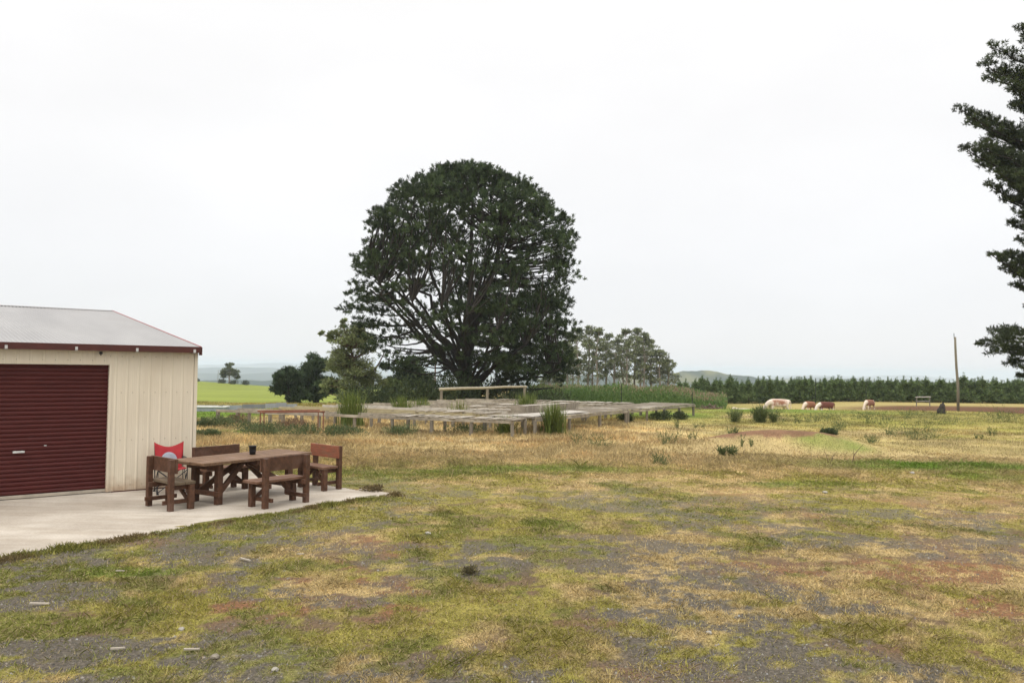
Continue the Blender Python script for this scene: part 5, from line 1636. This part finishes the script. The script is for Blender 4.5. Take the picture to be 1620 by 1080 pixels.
D = np.stack([rg.normal(size=n) * .6, rg.normal(size=n) * .6, rg.uniform(.5, 1.3, n)], 1)
V, F, C = blades(P, D, hg, .010, c, .5)
# and the far end edge of the slab
o = link('edge_grass', np_mesh('edge_grass', V, F, C), M['grass'])
tag(o, 'thicker green grass fringing the edge of the concrete slab', 'grass', kind='stuff')
# low brown weeds at the slab corner
p = at(592, 779); shrub('weed', 'low brownish weed at the pointed corner of the concrete slab', 'plant', (p.x, p.y, gz(p.x, p.y)), .5, .10, 160, (.10, .075, .04), (.17, .13, .06), None, 500, .06, .02, .5, 6)
p = at(748, 908); shrub('weed', 'small dark weed tuft alone in the middle of the lawn', 'plant', (p.x, p.y, gz(p.x, p.y)), .22, .09, 161, (.07, .06, .03), (.13, .11, .05), None, 200, .05, .016, .8, 4)

# tall dry grass round the racks and over the field
rg = np.random.default_rng(502)
N = 420000
x, y = scatter_r(N, 18.5, 62.0, rg, 1.75)
f = fields(x, y)
keep = ~in_slab(x, y, .1)
beds = np.zeros(N, bool)
tall = sst(19.5, 25, y + (fbm(x, y, 3, 66) - .5) * 5) * (1 - .80 * sst(3.5, 8, x) * 1)
keep &= rg.uniform(size=N) < np.clip((.25 + .75 * sst(.3, .6, fbm(x, y, .7, 67, 3))) * (1 - .985 * f['dsoil']), .0, 1)
x = x[keep]; y = y[keep]; tall = tall[keep]; f = {k: v[keep] for k, v in f.items()}
n = len(x)
pl, _ = cover_color(x, y, f)
bed_l = (sst(-11, -9, -(-x)) * 0)
hg = (.05 + .16 * tall * (.35 + 1.0 * fbm(x, y, 1.7, 68, 3) ** 1.5)) * rg.uniform(.55, 1.35, n)
hg = hg * (1 - .55 * f['bright']) * (1 - .5 * sst(50, 56, y))
seedh = rg.uniform(size=n) < .25
c = pl * rg.uniform(.62, 1.38, (n, 1)) * (.5 + .95 * fbm(x, y, .6, 104, 3))[:, None] * (.8 + .4 * fbm(x, y, 2.5, 105, 3))[:, None]
rd_ = (sst(.52, .7, fbm(x, y, 1.4, 106, 4)) * .5)[:, None]; c = c * (1 - rd_) + c * np.array([.95, .72, .62]) * rd_
c = np.where((rg.uniform(size=n) < .18 * (1 - .8 * f['bright']) * (1 - .75 * sst(28, 38, y) * sst(0, 6, x)))[:, None], np.array([.52, .40, .22]) * rg.uniform(.7, 1.1, (n, 1)) * (1 - .5 * f['bright'][:, None]), c)
P = np.stack([x, y, height(x, y) - .01], 1)
D = np.stack([rg.normal(size=n) * .42, rg.normal(size=n) * .42, rg.uniform(.6, 1.2, n)], 1)
V, F, C = blades(P, D, hg, .006 + .00042 * y, c, .45)
o = link('dry_grass', np_mesh('dry_grass', V, F, C), M['grass'])
tag(o, 'long tan dry grass around the benches and over the field', 'grass', kind='stuff')

# ------------------------------------------------------------------ air
XL, YB, YT = 15000., -1400., 15000.
mb = MB(); mb.box(-XL, XL, YB, YT, -126, 27)
m = bpy.data.materials.new('haze'); m.use_nodes = True; nt = m.node_tree; nt.nodes.clear()
out = nt.nodes.new('ShaderNodeOutputMaterial'); pv = nt.nodes.new('ShaderNodeVolumePrincipled')
pv.inputs['Color'].default_value = (.81, .895, .985, 1); pv.inputs['Density'].default_value = 2.0e-4; pv.inputs['Anisotropy'].default_value = .0
nt.links.new(pv.outputs[0], out.inputs['Volume'])
o = mb.build('haze', m); tag(o, kind='stuff'); o['label'] = 'thin pale haze over the far hills'; o['category'] = 'haze'

# ------------------------------------------------------------------ light: overcast sky
SUN_EL, SUN_AZ = R(52), R(205)     # azimuth the light comes from, measured from +y clockwise
w = bpy.data.worlds.new('World'); SC.world = w; w.use_nodes = True; nt = w.node_tree; nt.nodes.clear()
out = nt.nodes.new('ShaderNodeOutputWorld'); bg = nt.nodes.new('ShaderNodeBackground')
sky = nt.nodes.new('ShaderNodeTexSky'); sky.sky_type = 'NISHITA'; sky.sun_disc = False; sky.sun_elevation = SUN_EL; sky.sun_rotation = SUN_AZ
tc = nt.nodes.new('ShaderNodeTexCoord'); sx = nt.nodes.new('ShaderNodeSeparateXYZ'); nt.links.new(tc.outputs['Generated'], sx.inputs[0])
rp = nt.nodes.new('ShaderNodeValToRGB'); cr = rp.color_ramp
cr.elements[0].position = 0.0; cr.elements[0].color = (.805, .812, .828, 1)
cr.elements[1].position = 1.0; cr.elements[1].color = (2.35, 2.28, 2.20, 1)
e = cr.elements.new(.06); e.color = (.83, .835, .85, 1)
e = cr.elements.new(.22); e.color = (.895, .89, .888, 1)
e = cr.elements.new(.42); e.color = (.955, .945, .935, 1)
e = cr.elements.new(.62); e.color = (1.74, 1.70, 1.65, 1)
nt.links.new(sx.outputs[2], rp.inputs[0])
cn = nt.nodes.new('ShaderNodeTexNoise'); cn.inputs['Scale'].default_value = 1.9; cn.inputs['Detail'].default_value = 5; cn.inputs['Roughness'].default_value = .5
mp = nt.nodes.new('ShaderNodeMapping'); mp.inputs['Scale'].default_value = (1, 1, 2.6); nt.links.new(tc.outputs['Generated'], mp.inputs[0]); nt.links.new(mp.outputs[0], cn.inputs['Vector'])
mr = nt.nodes.new('ShaderNodeMapRange'); mr.inputs[1].default_value = .3; mr.inputs[2].default_value = .7; mr.inputs[3].default_value = 9.7; mr.inputs[4].default_value = 10.7
nt.links.new(cn.outputs[0], mr.inputs[0])
vm = nt.nodes.new('ShaderNodeVectorMath'); vm.operation = 'SCALE'; nt.links.new(rp.outputs[0], vm.inputs[0]); nt.links.new(mr.outputs[0], vm.inputs['Scale'])
mx = nt.nodes.new('ShaderNodeMixRGB'); mx.inputs[0].default_value = .93
nt.links.new(sky.outputs[0], mx.inputs[1]); nt.links.new(vm.outputs[0], mx.inputs[2])
nt.links.new(mx.outputs[0], bg.inputs[0]); bg.inputs[1].default_value = .1
nt.links.new(bg.outputs[0], out.inputs[0])

sd = bpy.data.lights.new('sun', 'SUN'); sd.energy = 1.1; sd.angle = R(18); sd.color = (1, .96, .90)
so = bpy.data.objects.new('sun', sd); COL.objects.link(so)
dirv = Vector((math.sin(SUN_AZ) * math.cos(SUN_EL), math.cos(SUN_AZ) * math.cos(SUN_EL), math.sin(SUN_EL)))
so.rotation_euler = (-dirv).to_track_quat('-Z', 'Y').to_euler(); so.location = dirv * 60

SC.view_settings.view_transform = 'Standard'; SC.view_settings.look = 'None'; SC.view_settings.exposure = 0.16; SC.view_settings.gamma = 1
SC.render.engine = 'CYCLES'
SC.cycles.max_bounces = 6; SC.cycles.diffuse_bounces = 3; SC.cycles.transmission_bounces = 3; SC.cycles.volume_bounces = 1
SC.cycles.use_denoising = True; SC.cycles.denoiser = 'OPENIMAGEDENOISE'; SC.cycles.denoising_prefilter = 'ACCURATE'; SC.cycles.denoising_input_passes = 'RGB_ALBEDO_NORMAL'
